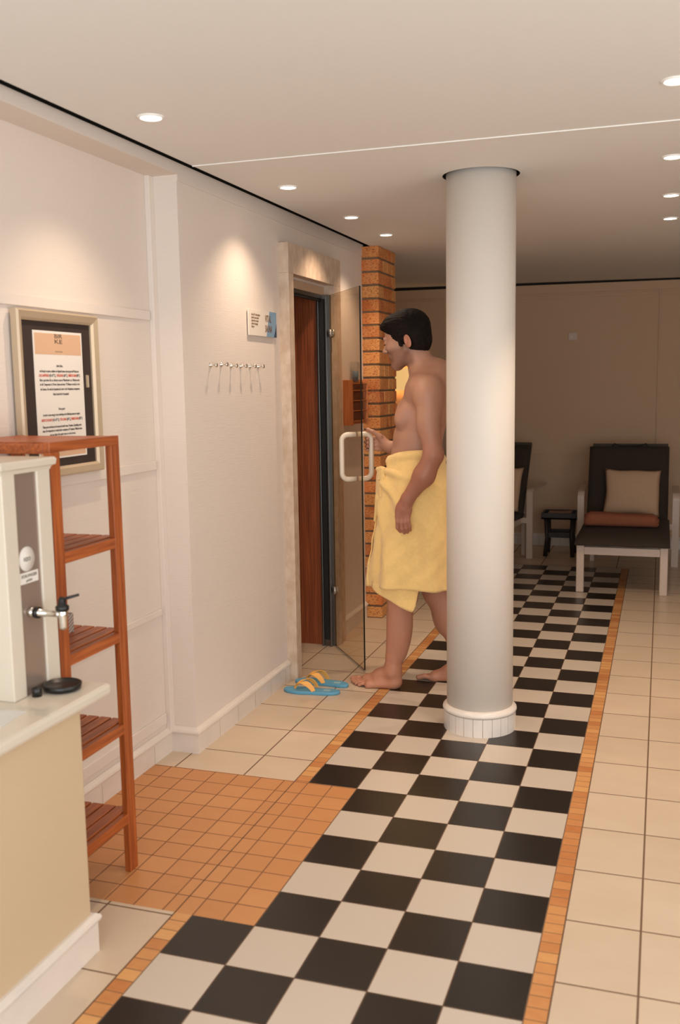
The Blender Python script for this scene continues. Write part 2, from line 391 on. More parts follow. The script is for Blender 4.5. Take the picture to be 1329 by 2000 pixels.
# baseboards: white tiles with a rounded moulding
def baseboard(name, segs, joints=.2):
    """segs: (x0,y0,x1,y1,nx,ny) wall-foot lines with outward normal; one mesh"""
    bm = bmesh.new()
    prof = [(0, 0), (.012, 0), (.012, .078), (.011, .080), (.018, .084), (.020, .092), (.017, .100), (.010, .105), (.004, .112), (0, .112)]
    for si, (x0, y0, x1, y1, nx, ny) in enumerate(segs):
        # mitre where this run meets its neighbour at a corner
        ox = oy = px_ = py_ = 0
        if si and (segs[si-1][2], segs[si-1][3]) == (x0, y0): ox, oy = segs[si-1][4], segs[si-1][5]
        if si+1 < len(segs) and (segs[si+1][0], segs[si+1][1]) == (x1, y1): px_, py_ = segs[si+1][4], segs[si+1][5]
        a = [bm.verts.new((x0+(nx+ox)*d, y0+(ny+oy)*d, z)) for d, z in prof]; b = [bm.verts.new((x1+(nx+px_)*d, y1+(ny+py_)*d, z)) for d, z in prof]
        n = len(prof)
        for i in range(n): bm.faces.new((a[i], a[(i+1) % n], b[(i+1) % n], b[i]))
        bm.faces.new(list(reversed(a))); bm.faces.new(b)
        L = math.hypot(x1-x0, y1-y0); k = 1
        while k*joints < L-.03:
            t = k*joints/L; px_, py_ = x0+(x1-x0)*t, y0+(y1-y0)*t; tx, ty = (x1-x0)/L*.0012, (y1-y0)/L*.0012
            q = [(px_-tx+nx*.0123, py_-ty+ny*.0123), (px_+tx+nx*.0123, py_+ty+ny*.0123)]
            f = bm.faces.new([bm.verts.new((q[0][0], q[0][1], 0.001)), bm.verts.new((q[1][0], q[1][1], 0.001)), bm.verts.new((q[1][0], q[1][1], .078)), bm.verts.new((q[0][0], q[0][1], .078))])
            f.material_index = 1; k += 1
    return obj(name, bm, [M_['basetile'], mat('tile_grout', rgb(176, 156, 138), 0.9)], kind='structure')
baseboard('baseboard_left', [(RX, YN, RX, .165, 1, 0), (RX, .165, WX, .165, 0, -1), (WX, .165, WX, 1.228, 1, 0), (WX, 2.06, WX, 2.655, 1, 0)])
baseboard('baseboard_back', [(XL, YF, XR, YF, 0, -1)])

# ------------------------------------------------------------------ sauna room
bm = bmesh.new()
box(bm, -2.4, -.602, 1.945, 2.02, 0, 2.10)
bm2 = bmesh.new()
obj('wall_sauna_right', bm, M_['sauna'], kind='structure')
obj('wall_sauna_left', B(-2.4, -.95, .40, .46, 0, 2.10), M_['sauna'], kind='structure')
obj('wall_sauna_back', B(-2.46, -2.4, .40, 2.02, 0, 2.10), M_['sauna'], kind='structure')
obj('ceiling_sauna', B(-2.46, -.60, .40, 2.02, 2.10, 2.16), M_['sauna'], kind='structure')

# door: casing, metal frame, glass leaf
door = bpy.data.objects.new('door_1', None); C.objects.link(door); door['kind'] = 'structure'
door.location = (WX, 1.6, 0)
def dl(o):
    o.matrix_parent_inverse = door.matrix_basis.inverted(); return o
CX = -.512
bm = bmesh.new(); box(bm, WX-.09, CX, 1.232, 1.302, 0, 2.112, .002); o = dl(obj('casing_jamb', bm, M_['travertine'], door))
bm = bmesh.new(); box(bm, WX-.09, CX, 1.955, 2.068, 0, 2.112, .002); dl(obj('casing_jamb', bm, M_['travertine'], door))
bm = bmesh.new(); box(bm, WX-.09, CX, 1.232, 2.068, 2.112, 2.262, .002); dl(obj('casing_lintel', bm, M_['travertine'], door))
bm = bmesh.new()
box(bm, -.615, -.575, 1.302, 1.955, 2.058, 2.112, .002)
dl(obj('head_board', bm, mat('pale_wood', rgb(206, 176, 146), 0.45), door))
bm = bmesh.new()
box(bm, -.600, -.535, 1.925, 1.955, .0, 2.058, .002)
box(bm, -.560, -.548, 1.905, 1.925, .0, 2.050, .002)
box(bm, -.612, -.600, 1.915, 1.955, .0, 2.050, .002)
box(bm, -.640, -.575, 1.302, 1.955, 2.035, 2.058, .002)
box(bm, -.600, -.535, 1.302, 1.320, .0, 2.058, .002)
dl(obj('door_frame', bm, M_['alu'], door))
bm = bmesh.new()
box(bm, -.596, -.566, 1.915, 1.925, .04, 2.035, .001)
box(bm, -.600, -.580, 1.302, 1.915, 2.022, 2.036, .001)
dl(obj('seal', bm, M_['rubber'], door))
# glass leaf from hinge to free edge
Gf = Vector((-.214, 1.477, 0)); Dd = Vector((.579, -.815, 0)); Nn = Vector((.815, .579, 0)); LG = .577
def gp(u, t, z): p = Gf - Dd*u + Nn*t; return (p.x, p.y, z)     # u from the free edge
def gbox(bm, u0, u1, t0, t1, z0, z1, mi=0, bev=0):
    vs = box(bm, u0, u1, t0, t1, z0, z1, bev, mi)
    for v in vs: v.co = Vector(gp(v.co.x, v.co.y, v.co.z))
glass_m = bpy.data.materials.new('tinted_glass'); glass_m.use_nodes = True; nt = glass_m.node_tree
nt.nodes.remove(nt.nodes['Principled BSDF']); out = nt.nodes['Material Output']
tr = nt.nodes.new('ShaderNodeBsdfTransparent'); tr.inputs[0].default_value = (.90, .84, .76, 1)
gl = nt.nodes.new('ShaderNodeBsdfGlossy'); gl.inputs['Roughness'].default_value = 0.0; gl.inputs[0].default_value = (.9, .9, .9, 1)
fr = nt.nodes.new('ShaderNodeFresnel'); fr.inputs[0].default_value = 1.45
ms = nt.nodes.new('ShaderNodeMixShader')
thin_fresnel(nt, fr, ms); nt.links.new(tr.outputs[0], ms.inputs[1]); nt.links.new(gl.outputs[0], ms.inputs[2]); nt.links.new(ms.outputs[0], out.inputs[0])
edge_m = mat('glass_edge', rgb(22, 30, 22), 0.2)
bm = bmesh.new()
gbox(bm, 0, LG, -.004, .004, .008, 2.054)
bm.faces.ensure_lookup_table()
for f in bm.faces:
    c_ = f.calc_center_median(); n_ = f.normal if f.normal.length else Vector((0, 0, 1))
bmesh.ops.recalc_face_normals(bm, faces=bm.faces)
for f in bm.faces:
    if abs(f.normal.dot(Nn)) < .5: f.material_index = 1
leaf = dl(obj('glass_leaf', bm, [glass_m, edge_m], door)); leaf['label'] = 'clear tinted glass leaf standing open'
def gl_part(name, bm, m):
    o = obj(name, bm, m, leaf, smooth=False); o.matrix_parent_inverse = leaf.matrix_parent_inverse.copy()
    o.matrix_parent_inverse = Matrix.Translation((0, 0, 0)); return o
# the leaf's world matrix is identity, so children may use world coordinates
HU = .092; HZ0, HZ1, HR = 1.045, 1.284, .0142
for sgn, lab in ((-1, 'handle half on the outer face'), (1, 'handle half the man grips')):
    bm = bmesh.new(); D_ = .083; R_ = .034; pts = []
    pts.append((.005*sgn, HZ1)); pts.append(((D_-R_)*sgn, HZ1))
    for k in range(1, 8):
        a = PI/2*k/8; pts.append(((D_-R_+R_*math.sin(a))*sgn, HZ1-R_+R_*math.cos(a)))
    pts.append((D_*sgn, HZ1-R_)); pts.append((D_*sgn, HZ0+R_))
    for k in range(1, 8):
        a = PI/2*k/8; pts.append(((D_-R_+R_*math.cos(a))*sgn, HZ0+R_-R_*math.sin(a)))
    pts.append(((D_-R_)*sgn, HZ0)); pts.append((.005*sgn, HZ0))
    tube(bm, [gp(HU, t, z) for t, z in pts], HR, 16)
    o = gl_part('door_handle', bm, M_['handle']); o['label'] = 'white D-shaped '+lab
for z in (1.84, .345):
    bm = bmesh.new()
    for sgn in (-1, 1):
        lathe(bm, [(.026, 0), (.026, .008), (.022, .012), (.0, .012)], (0, 0, 0), 'Z', 20)
        pass
    bm.free(); bm = bmesh.new()
    for sgn in (-1, 1):
        Mx = Matrix((( -Dd.x, 0, Nn.x*sgn), (-Dd.y, 0, Nn.y*sgn), (0, 1, 0)))
        lathe(bm, [(.024, 0), (.024, .008), (.020, .012), (.001, .012)], gp(LG-.045, .004*sgn, z), 'Z', 20, M4=Mx)
    gbox(bm, LG-.045, LG+.012, -.010, .010, z-.018, z+.018, 0, .003)
    gl_part('hinge', bm, mat('satin_steel', rgb(206, 200, 192), .3, metal=.8))

# ------------------------------------------------------------------ brick pillar
bm = bmesh.new()
PX0, PX1, PY0, PY1 = -.60, -.452, 2.665, 3.08
box(bm, PX0+.006, PX1-.007, PY0+.007, PY1-.006, 0, 2.42, mi=1)
lay = bm.loops.layers.float_color.new('Col')
def brick(x0, x1, y0, y1, z0, z1, c):
    j = lambda s=.0022: random.uniform(-s, s)
    vs = box(bm, x0, x1, y0, y1, z0, z1, .0035, 0)
    for v in vs: v.co += Vector((j(.0012), j(.0012), j(.0010)))
    vs = set(vs)
    for f in bm.faces:
        if f.material_index == 0 and all(v in vs for v in f.verts):
            for l in f.loops: l[lay] = (c[0], c[1], c[2], 1)
cc = [rgb(222, 142, 78), rgb(204, 118, 62), rgb(228, 160, 94), rgb(190, 104, 56), rgb(216, 148, 84), rgb(224, 130, 70)]
z = .004; k = 0; CH = .0838
while z < 2.41:
    z1 = min(z+.0705, 2.419)
    c = random.choice(cc); brick(PX0, PX1, PY0, PY0+(.105 if k % 2 else .21), z, z1, c)
    ys_ = [PY0+.117, PY0+.222, PY0+.327, PY1] if k % 2 else [PY0+.222, PY0+.327, PY1]
    y = PY0+(.117 if k % 2 else .222)
    for yy in ys_[1:]:
        brick(PX0, PX1, y, yy-.012 if yy < PY1 else PY1, z, z1, random.choice(cc)); y = yy
    z += CH; k += 1
bmat, nt, b = nmat('handmade_brick')
at = nt.nodes.new('ShaderNodeAttribute'); at.attribute_name = 'Col'
tc = nt.nodes.new('ShaderNodeTexCoord'); mp = nt.nodes.new('ShaderNodeMapping'); mp.inputs['Scale'].default_value = (1, 1, 1.7)
nt.links.new(tc.outputs['Object'], mp.inputs[0])
n1 = nt.nodes.new('ShaderNodeTexNoise'); n1.inputs['Scale'].default_value = 75; n1.inputs['Detail'].default_value = 6; n1.inputs['Roughness'].default_value = .7; nt.links.new(mp.outputs[0], n1.inputs['Vector'])
n2 = nt.nodes.new('ShaderNodeTexNoise'); n2.inputs['Scale'].default_value = 14; n2.inputs['Detail'].default_value = 3; nt.links.new(tc.outputs['Object'], n2.inputs['Vector'])
mr = nt.nodes.new('ShaderNodeMapRange'); mr.inputs[1].default_value = .36; mr.inputs[2].default_value = .50; nt.links.new(n1.outputs['Fac'], mr.inputs[0])
mr2 = nt.nodes.new('ShaderNodeMapRange'); mr2.inputs[1].default_value = .35; mr2.inputs[2].default_value = .65; nt.links.new(n2.outputs['Fac'], mr2.inputs[0])
pale = mixc(nt, math_node(nt, 'MULTIPLY', mr2.outputs[0], .55), at.outputs['Color'], rgb(232, 172, 104))
nt.links.new(mixc(nt, mr.outputs[0], rgb(150, 72, 36), pale), b.inputs['Base Color']); b.inputs['Roughness'].default_value = .85
bp = nt.nodes.new('ShaderNodeBump'); bp.inputs['Strength'].default_value = .7; bp.inputs['Distance'].default_value = .005
nt.links.new(n1.outputs['Fac'], bp.inputs['Height']); nt.links.new(bp.outputs[0], b.inputs['Normal'])
o = obj('brick_pillar', bm, [bmat, mat('mortar', rgb(132, 108, 84), .95, noise=.2, nscale=60)])
tag(o, 'orange brown brick pillar rising to the ceiling behind the man', 'pillar')

# ------------------------------------------------------------------ round column
col = thing('round_column', 'round white floor-to-ceiling column on the chequered floor', 'column', (.531, .82, 0))
bm = bmesh.new(); lathe(bm, [(.148, .10), (.148, 2.48)], seg=96); obj('shaft', bm, M_['white_col'], col)
bm = bmesh.new()
for k in range(24):
    a0, a1 = 2*PI*k/24+.006, 2*PI*(k+1)/24-.006; am = (a0+a1)/2
    for r0, r1, z0, z1 in ((.148, .1625, 0, .082),):
        q = []
        for a in (a0, am, a1):
            q.append((r1*math.cos(a), r1*math.sin(a)))
        for a in (a1, am, a0): q.append((r0*math.cos(a), r0*math.sin(a)))
        prism(bm, q, z0, z1)
obj('base_tiles', bm, M_['basetile'], col)
bm = bmesh.new()
lathe(bm, [(.149, .001), (.1612, .001), (.1612, .0815), (.149, .0815)], seg=72); obj('grout', bm, mat('column_grout', rgb(150, 128, 110), .9), col)
bm = bmesh.new(); lathe(bm, [(.147, .082), (.162, .083), (.167, .090), (.165, .100), (.157, .107), (.148, .113)], seg=96); obj('base_moulding', bm, M_['basetile'], col)

# ------------------------------------------------------------------ recessed ceiling lights
lamp_disc = emis('lamp_disc', (1.0, .90, .78, 1), 14.0)
def ceiling_light(loc, label, first=None):
    t = thing('ceiling_light', label, 'ceiling light', loc, 0, 'recessed ceiling spotlights')
    bm = bmesh.new(); lathe(bm, [(.034, .002), (.034, -.004), (.037, -.006), (.043, -.003), (.045, .002)], seg=32); obj('trim_ring', bm, M_['bead'], t)
    bm = bmesh.new(); lathe(bm, [(.001, -.003), (.033, -.003), (.033, .001), (.001, .001)], seg=32); obj('lamp', bm, lamp_disc, t)
    return t
LP = [((-.31, -.49), 'left-row ceiling spotlight, nearest the camera, in front of the ceiling joint'),
      ((-.31, .73), 'left-row ceiling spotlight, next behind the ceiling joint, above the coat hooks'),
      ((-.29, 1.59), 'left-row ceiling spotlight above the door casing'),
      ((-.285, 2.25), 'left-row ceiling spotlight farthest back, by the brick pillar'),
      ((1.30, -.27), 'right-row ceiling spotlight at the picture edge, in front of the ceiling joint'),
      ((1.30, .77), 'right-row ceiling spotlight, second back from the camera'),
      ((1.30, 1.62), 'right-row ceiling spotlight, third back from the camera'),
      ((1.30, 2.33), 'right-row ceiling spotlight farthest back, above the lounge chair end')]
def spot(x, y, power=SPOT_W, size=112, z=2.405, blend=1.0, parent=None):
    l = bpy.data.lights.new('spot', 'SPOT'); l.energy = power; l.color = SPOT_COL; l.spot_size = math.radians(size); l.spot_blend = blend
    l.shadow_soft_size = .013
    o = bpy.data.objects.new('spot', l); C.objects.link(o)
    if parent: o.parent = parent; o.location = (0, 0, -.012)
    else: o.location = (x, y, z)
    return o
for (x, y), lab in LP:
    t = ceiling_light((x, y, 2.42), lab)
    if x > 0: spot(x, y, power=SPOT_W*1.45, size=92, blend=.6, parent=t)
    else: spot(x, y, parent=t)

# ------------------------------------------------------------------ wall hooks
def hook(loc, label):
    t = thing('coat_hook', label, 'hook', loc, 0, 'row of chrome coat hooks')
    bm = bmesh.new()
    lathe(bm, [(.001, 0), (.0115, 0), (.012, .003), (.007, .007), (.004, .011), (.0035, .020), (.005, .024), (.0095, .027), (.0105, .031), (.008, .034), (.001, .035)], (0, 0, 0), 'X', 16)
    obj('peg', bm, M_['chrome'], t)
    return t
names = ['first from the left', 'second from the left', 'third from the left', 'fourth from the left', 'fifth from the left', 'the rightmost']
hk = None
for i, y in enumerate((.412, .520, .622, .728, .834, .932)):
    lab = 'chrome peg hook on the cream wall, ' + names[i] + ' of the row of six'
    loc = (WX, y, 1.643+(.004 if i == 1 else 0))
    if hk is None: hk = hook(loc, lab)
    else: dup(hk, loc, 0, lab)

# ------------------------------------------------------------------ sauna sign
sg = thing('sauna_sign', 'white acrylic sign with a blue band reading VITAL SAUNA beside the door', 'sign', (WX, .812, 1.787))
SWd, SHt = .342, .122
bm = bmesh.new(); box(bm, .006, .012, 0, SWd, 0, SHt, .001); obj('plate', bm, M_['plate'], sg)
bm = bmesh.new(); prism(bm, [(.212, 0), (.318, 0), (.342, .056), (.342, SHt), (.255, SHt)], .012, .0126, xf=lambda a, b, h: (h, a, b)); obj('blue_band', bm, M_['blue_print'], sg)
bm = bmesh.new(); prism(bm, [(.306, 0), (SWd, 0), (SWd, .066)], .0126, .0131, xf=lambda a, b, h: (h, a, b)); obj('navy_corner', bm, M_['navy_print'], sg)
sxf = lambda a, b, h: (.0135+h, a, b)
obj('sign_title', text_bm([('VITAL', .048, .196, .070, 'LEFT', .62), ('SAUNA', .048, .196, .022, 'LEFT', .54)], sxf, .0003), M_['brownink'], sg)
obj('sign_text', text_bm([('Vitale 60°C Warmluftbad', .0125, .03, .094, 'LEFT', .8), ('ideal für einen sanften', .0125, .03, .080, 'LEFT', .8), ('Beginn Ihres entspan-', .0125, .03, .066, 'LEFT', .8), ('nenden Saunagangs', .0125, .03, .052, 'LEFT', .8), ('Relaxen', .0125, .03, .038, 'LEFT', .8)], sxf, .0003), M_['brownink'], sg)
for a, b_ in ((.012, .012), (.33, .012), (.012, .11), (.33, .11)):
    bm = bmesh.new(); lathe(bm, [(.004, 0), (.004, .006)], (0, a, b_), 'X', 10); obj('standoff', bm, M_['chrome'], sg)

# ------------------------------------------------------------------ framed notice
FX = RX+.009
fr_ = thing('framed_notice', 'framed spa notice in a champagne frame with a dark mat on the left wall', 'picture frame', (FX, -.777, 1.256))
FW, FH = .468, .554
bm = bmesh.new()
def frame_bar(p):      # mitred bevelled bars; p: four corner pairs (outer, inner)
    pass
prof = [(0, 0), (0, .022), (.006, .028), (.026, .022), (.034, .014), (.034, 0)]
cor = [(0, 0, 1, 1), (FW, 0, -1, 1), (FW, FH, -1, -1), (0, FH, 1, -1)]
rings = [[bm.verts.new((h, cx+sx_*d, cz+sz_*d)) for d, h in prof] for cx, cz, sx_, sz_ in cor]
for i in range(4):
    a, b_ = rings[i], rings[(i+1) % 4]
    for k in range(len(prof)): bm.faces.new((a[k], a[(k+1) % len(prof)], b_[(k+1) % len(prof)], b_[k]))
obj('frame', bm, M_['frame_gold'], fr_)
obj('mat_board', B(.003, .008, .034, FW-.034, .034, FH-.034), M_['matboard'], fr_)
PW0, PW1, PZ0, PZ1 = .098, .380, .062, .490
pp = obj('notice_sheet', B(.008, .0095, PW0, PW1, PZ0, PZ1), M_['paper'], fr_)
for za, zb in ((.412, PZ1-.008), (PZ0+.006, PZ0+.026)): obj('salmon_print', B(.0095, .0099, PW0+.008, PW1-.008, za, zb), M_['salmon'], fr_)
obj('gold_tag', B(.008, .0105, .398, .412, .300, .345, .003), M_['frame_gold'], fr_)
pc = (PW0+PW1)/2
fx = lambda a, b, h: (.0101+h, a, b)
z0_ = 1.256
def fit(st, size, z, wid, x=None):
    cu = bpy.data.curves.new('t', 'FONT'); cu.body = st; cu.size = size
    to = bpy.data.objects.new('t', cu); C.objects.link(to); bpy.context.view_layer.update(); w0 = to.dimensions.x
    bpy.data.objects.remove(to); bpy.data.curves.remove(cu)
    return (st, size, (pc if x is None else x), z-z0_-.004, 'CENTER' if x is None else 'LEFT', wid/max(w0, 1e-4))
FZ = .0118
for st, z, wid, sz in (('BIR', 1.727, .044, .020), ('KE', 1.709, .044, .020), ('* * * * *', 1.676, .040, .012), ('Liebe Gäste,', 1.631, .036, FZ),
        ('um Energie zu sparen, schalten wir folgende Saunen derzeit gern auf Wunsch an:', 1.613, .228, FZ),
        ('Bitte sprechen Sie zu diesem unsere Mitarbeiter an. Mittlerweile', 1.583, .232, FZ),
        ('ist die Temperatur in 10 min. Saune und max. 75 Minuten erreicht, in der', 1.569, .232, FZ),
        ('die Saunen. Sie sind im Saunabereich oder in der Ruhephase entspannen.', 1.553, .230, FZ),
        ('Vielen Dank für Ihr Verständnis!', 1.536, .092, FZ), ('Dear guest!', 1.486, .036, FZ),
        ('in order to save energy, we are switching on the following saunas on request:', 1.467, .216, FZ),
        ('Please press one button at the sauna and wait for max. 10 minutes. Depending on the', 1.427, .226, FZ),
        ('sauna, the temperature is reached after a maximum of 75 minutes. While the time', 1.414, .232, FZ),
        ('you can relax in the quiet room or on the terrace.', 1.400, .152, FZ)):
    obj('notice_text', text_bm([fit(st, sz, z, wid)], fx, .0002), M_['ink'], fr_)
for z, segs in ((1.598, (('DAS DAMPFBAD', 'r', 0, .055), ('(45-47°C),', 'k', .057, .037), ('VITALSAUNA', 'r', .099, .038), ('(60°C),', 'k', .139, .024), ('FINNISCHE SAUNA', 'r', .167, .050), ('(90°C)', 'k', .218, .020))),
        (1.449, (('AROM STEAM BATH', 'r', 0, .062), ('(45-47°C),', 'k', .064, .037), ('VITAL SAUNA', 'r', .105, .038), ('(60°C),', 'k', .145, .024), ('FINNISH SAUNA', 'r', .172, .046), ('(90°C)', 'k', .220, .020)))):
    for st, k_, xo, wid in segs:
        obj('red_text' if k_ == 'r' else 'notice_text', text_bm([fit(st, .0132, z, wid, pc-.119+xo)], fx, .0002), M_['redink' if k_ == 'r' else 'ink'], fr_)

# ------------------------------------------------------------------ counter (body, worktop separate things)
ct = thing('reception_counter', 'low yellow-cream counter base with white tiled skirting at the left edge', 'counter', (-.43, -1.25, 0))
def ctl(o): o.location = (.43, 1.25, 0); return o
ctl(obj('counter_body', B(-.685, -.180, -4.2, -1.25, 0, .712, .003), M_['counter'], ct))
bm = bmesh.new()
prof = [(0, 0), (.013, 0), (.013, .085), (.019, .090), (.021, .098), (.018, .106), (.008, .112), (0, .112)]
a = [bm.verts.new((-.18+d, -4.2, z)) for d, z in prof]; b_ = [bm.verts.new((-.18+d, -1.25+d, z)) for d, z in prof]; c_ = [bm.verts.new((-.66, -1.25+d, z)) for d, z in prof]
for p, q in ((a, b_), (b_, c_)):
    for i in range(len(prof)): bm.faces.new((p[i], p[(i+1) % len(prof)], q[(i+1) % len(prof)], q[i]))
ctl(obj('skirting', bm, M_['basetile'], ct))
bm = bmesh.new(); box(bm, -.685, -.140, -4.2, -1.152, .714, .748, .010)
o = obj('worktop', bm, M_['worktop']); tag(o, 'cream worktop with rounded edge lying on the counter base', 'worktop')

# ------------------------------------------------------------------ drinks dispenser
ZT = .748
dp = thing('drink_dispenser', 'tall cream drinks dispenser with grey front panel and tap on the worktop', 'dispenser', (-.39, -1.275, ZT))
def dpl(o): o.location = (.39, 1.275, -ZT); return o
x0, x1, y0, y1 = -.49, -.290, -1.376, -1.170
bm = bmesh.new()
box(bm, x0, x1, y0, -1.322, ZT+.0, 1.346, .003); dpl(obj('near_panel', bm, M_['disp'], dp))
bm = bmesh.new(); box(bm, x0, x1, -1.228, y1, ZT, 1.346, .003); dpl(obj('far_panel', bm, M_['disp'], dp))
bm = bmesh.new()
prof = [(0, 1.338), (.004, 1.348), (.012, 1.352), (.014, 1.366), (.010, 1.372)]
rings = [[bm.verts.new((cx+sx_*d, cy_+sy_*d, z)) for cx, cy_, sx_, sy_ in ((x0, y0, -1, -1), (x1, y0, 1, -1), (x1, y1, 1, 1), (x0, y1, -1, 1))] for d, z in prof]
for i in range(len(rings)-1):
    for k in range(4): bm.faces.new((rings[i][k], rings[i][(k+1) % 4], rings[i+1][(k+1) % 4], rings[i+1][k]))
bm.faces.new(rings[0]); bm.faces.new(rings[-1])
dpl(obj('cap', bm, M_['disp'], dp))
dpl(obj('grey_panel', B(x0+.01, x1-.006, -1.324, -1.226, ZT+.002, 1.340), mat('satin_grey_panel', rgb(158, 138, 124), .22, metal=.35), dp))
bm = bmesh.new(); lathe(bm, [(.001, 0), (.033, 0), (.033, .0008), (.001, .0008)], (x1-.006, -1.284, 1.111), 'X', 28); st = dpl(obj('round_sticker', bm, M_['paper'], dp))
dpl(obj('label_sticker', B(x1-.006, x1-.0048, -1.320, -1.240, 1.046, 1.076), M_['paper'], dp))
for l_ in (('VITALWASSER', .0125, -1.280, 1.062, 'CENTER', .85), ('gekühlt', .009, -1.280, 1.051, 'CENTER', 1), ('H2O', .016, -1.284, 1.105, 'CENTER', .9)):
    dpl(obj('label_text', text_bm([l_], lambda a, b, h: (x1-.0045+h, a, b), .0003), M_['ink'], dp))
# tap
bm = bmesh.new(); ty = -1.285; tz = .968
lathe(bm, [(.013, 0), (.013, .012), (.010, .013), (.010, .05), (.0085, .052), (.0085, .085), (.011, .088), (.011, .096)], (x1-.006, ty, tz), 'X', 18)
lathe(bm, [(.009, -.036), (.010, -.030), (.011, -.012), (.012, 0), (.012, .012), (.010, .016)], (x1+.096, ty, tz-.004), 'Z', 18)
tap = dpl(obj('tap', bm, M_['chrome'], dp))
bm = bmesh.new(); lathe(bm, [(.0155, .022), (.0155, .034)], (x1-.010, ty, tz), 'X', 18); obj('tap_ring', bm, M_['black'], tap); bm = bmesh.new()
lathe(bm, [(.013, .012), (.0175, .016), (.0175, .026), (.011, .030), (.010, .044), (.006, .050)], (x1+.096, ty, tz-.004), 'Z', 18)
tube(bm, [(x1+.096, ty, tz+.036), (x1+.108, ty, tz+.043), (x1+.145, ty+.004, tz+.054)], [.0045, .0042, .0036], 8)
kn = obj('tap_lever', bm, M_['black'], tap); 
bm = bmesh.new(); lathe(bm, [(.001, 0), (.044, 0), (.050, .004), (.052, .016), (.048, .018), (.045, .012), (.001, .012)], (-.2365, -1.243, ZT+.0005), 'Z', 36)
o = obj('drip_tray', bm, M_['black'], smooth=False); tag(o, 'round glossy black drip tray under the dispenser tap', 'drip tray')
bm = bmesh.new(); lathe(bm, [(.001, 0), (.013, 0), (.013, .022), (.010, .024), (.001, .024)], (-.268, -1.312, ZT), 'Z', 18)
o = obj('rubber_foot', bm, M_['black'], dp); dpl(o)
bm = bmesh.new(); box(bm, -.345, -.212, -1.62, -1.432, ZT, ZT+.0015)
bmesh.ops.rotate(bm, verts=bm.verts, cent=(-.28, -1.5, ZT), matrix=Matrix.Rotation(math.radians(6), 3, 'Z'))
o = obj('paper_leaflet', bm, mat('pale_blue_paper', rgb(214, 212, 206), .5)); tag(o, 'pale paper leaflet lying on the worktop in front of the dispenser', 'leaflet')

# ------------------------------------------------------------------ teak shelf stand
EX0, EX1, EY0, EY1 = -.672, -.308, -1.140, -.780
et = thing('shelf_stand', 'narrow orange-brown slatted wooden shelf stand behind the counter', 'shelf', (-.49, -.96, 0))
def etl(o): o.location = (.49, .96, 0); return o
for x in (EX0, EX1-.021):
    for y in (EY0, EY1-.046):
        z1 = 1.380
        bm = bmesh.new(); box(bm, x, x+.021, y, y+.046, 0, z1, .0015); etl(obj('leg', bm, M_['teakz'], et))
for zt in (1.094, .796, .497, .198):
    bm = bmesh.new()
    box(bm, EX1-.020, EX1-.001, EY0+.046, EY1-.046, zt-.032, zt, .0015)
    box(bm, EX0+.001, EX0+.020, EY0+.046, EY1-.046, zt-.032, zt, .0015)
    for y in (EY0+.018, EY1-.034): box(bm, EX0+.021, EX1-.021, y, y+.016, zt-.036, zt-.006, .0015)
    s = etl(obj('shelf', bm, M_['teak'], et))
    n = 7; wd = (EX1-EX0-.044)/n
    for k in range(n):
        bm = bmesh.new(); xx = EX0+.022+k*wd
        box(bm, xx+.003, xx+wd-.004, EY0+.004, EY1-.004, zt-.008, zt+.002, .001)
        obj('slat', bm, M_['teak'], s)
bm = bmesh.new()
box(bm, EX1-.022, EX1, EY0, EY1, 1.380, 1.408, .0015); box(bm, EX0, EX0+.022, EY0, EY1, 1.380, 1.408, .0015)
for y in (EY0, EY1-.022): box(bm, EX0+.022, EX1-.022, y, y+.022, 1.376, 1.404, .0015)
s = etl(obj('top', bm, M_['teak'], et))
for k in range(7):
    bm = bmesh.new(); xx = EX0+.024+k*wd; box(bm, xx+.001, xx+wd-.002, EY0+.022, EY1-.022, 1.396, 1.408, .001); obj('slat', bm, M_['teak'], s)
# little striped box on the third shelf
bm = bmesh.new(); box(bm, -.050, .05, -.045, .045, 0, .060, .001)
stripe, nt, b = nmat('striped_print'); tc = nt.nodes.new('ShaderNodeTexCoord'); wv = nt.nodes.new('ShaderNodeTexWave'); wv.inputs['Scale'].default_value = 45
mp = nt.nodes.new('ShaderNodeMapping'); mp.inputs['Rotation'].default_value = (0.5, .5, 0.6)
nt.links.new(tc.outputs['Object'], mp.inputs[0]); nt.links.new(mp.outputs[0], wv.inputs['Vector'])
nt.links.new(mixc(nt, wv.outputs['Fac'], rgb(120, 104, 96), rgb(198, 184, 172)), b.inputs['Base Color'])
o = obj('striped_box', bm, stripe); o.location = (-.50, -.905, .7985); o.rotation_euler = (0, 0, 0); tag(o, 'small grey striped box on a shelf of the wooden stand, behind the tap', 'box')

# ------------------------------------------------------------------ wooden rack beyond the glass
rk = thing('wall_rack', 'reddish wooden leaflet rack on the wall beyond the glass door', 'rack', (WX, 2.24, 1.30))
RY1 = 2.44
for y in (0, .316):
    bm = bmesh.new(); box(bm, 0, .062, y, y+.014, 0, .276, .001); obj('side_panel', bm, M_['rack'], rk)
obj('back_panel', B(0, .006, .014, .316, 0, .276), M_['rack'], rk)
lipm = wood('rack_front', rgb(96, 52, 30), rgb(116, 64, 38), 'Y')
for i, z in enumerate((.020, .082, .144, .206)):
    bm = bmesh.new()
    prism(bm, [(.006, z-.006), (.060, z+.004), (.060, z+.009), (.006, z)], .014, .316, xf=lambda a, b, h: (a, h, b))
    obj('shelf', bm, M_['rack'], rk)
    bm = bmesh.new(); box(bm, .030, .034, .014, .316, z+.006, z+.056, .001); obj('divider', bm, lipm, rk)
obj('top_board', B(.006, .060, .014, .316, .252, .258), M_['rack'], rk)
gm = bpy.data.materials.new('clear_glass'); gm.use_nodes = True; nt = gm.node_tree; out = nt.nodes['Material Output']; nt.nodes.remove(nt.nodes['Principled BSDF'])
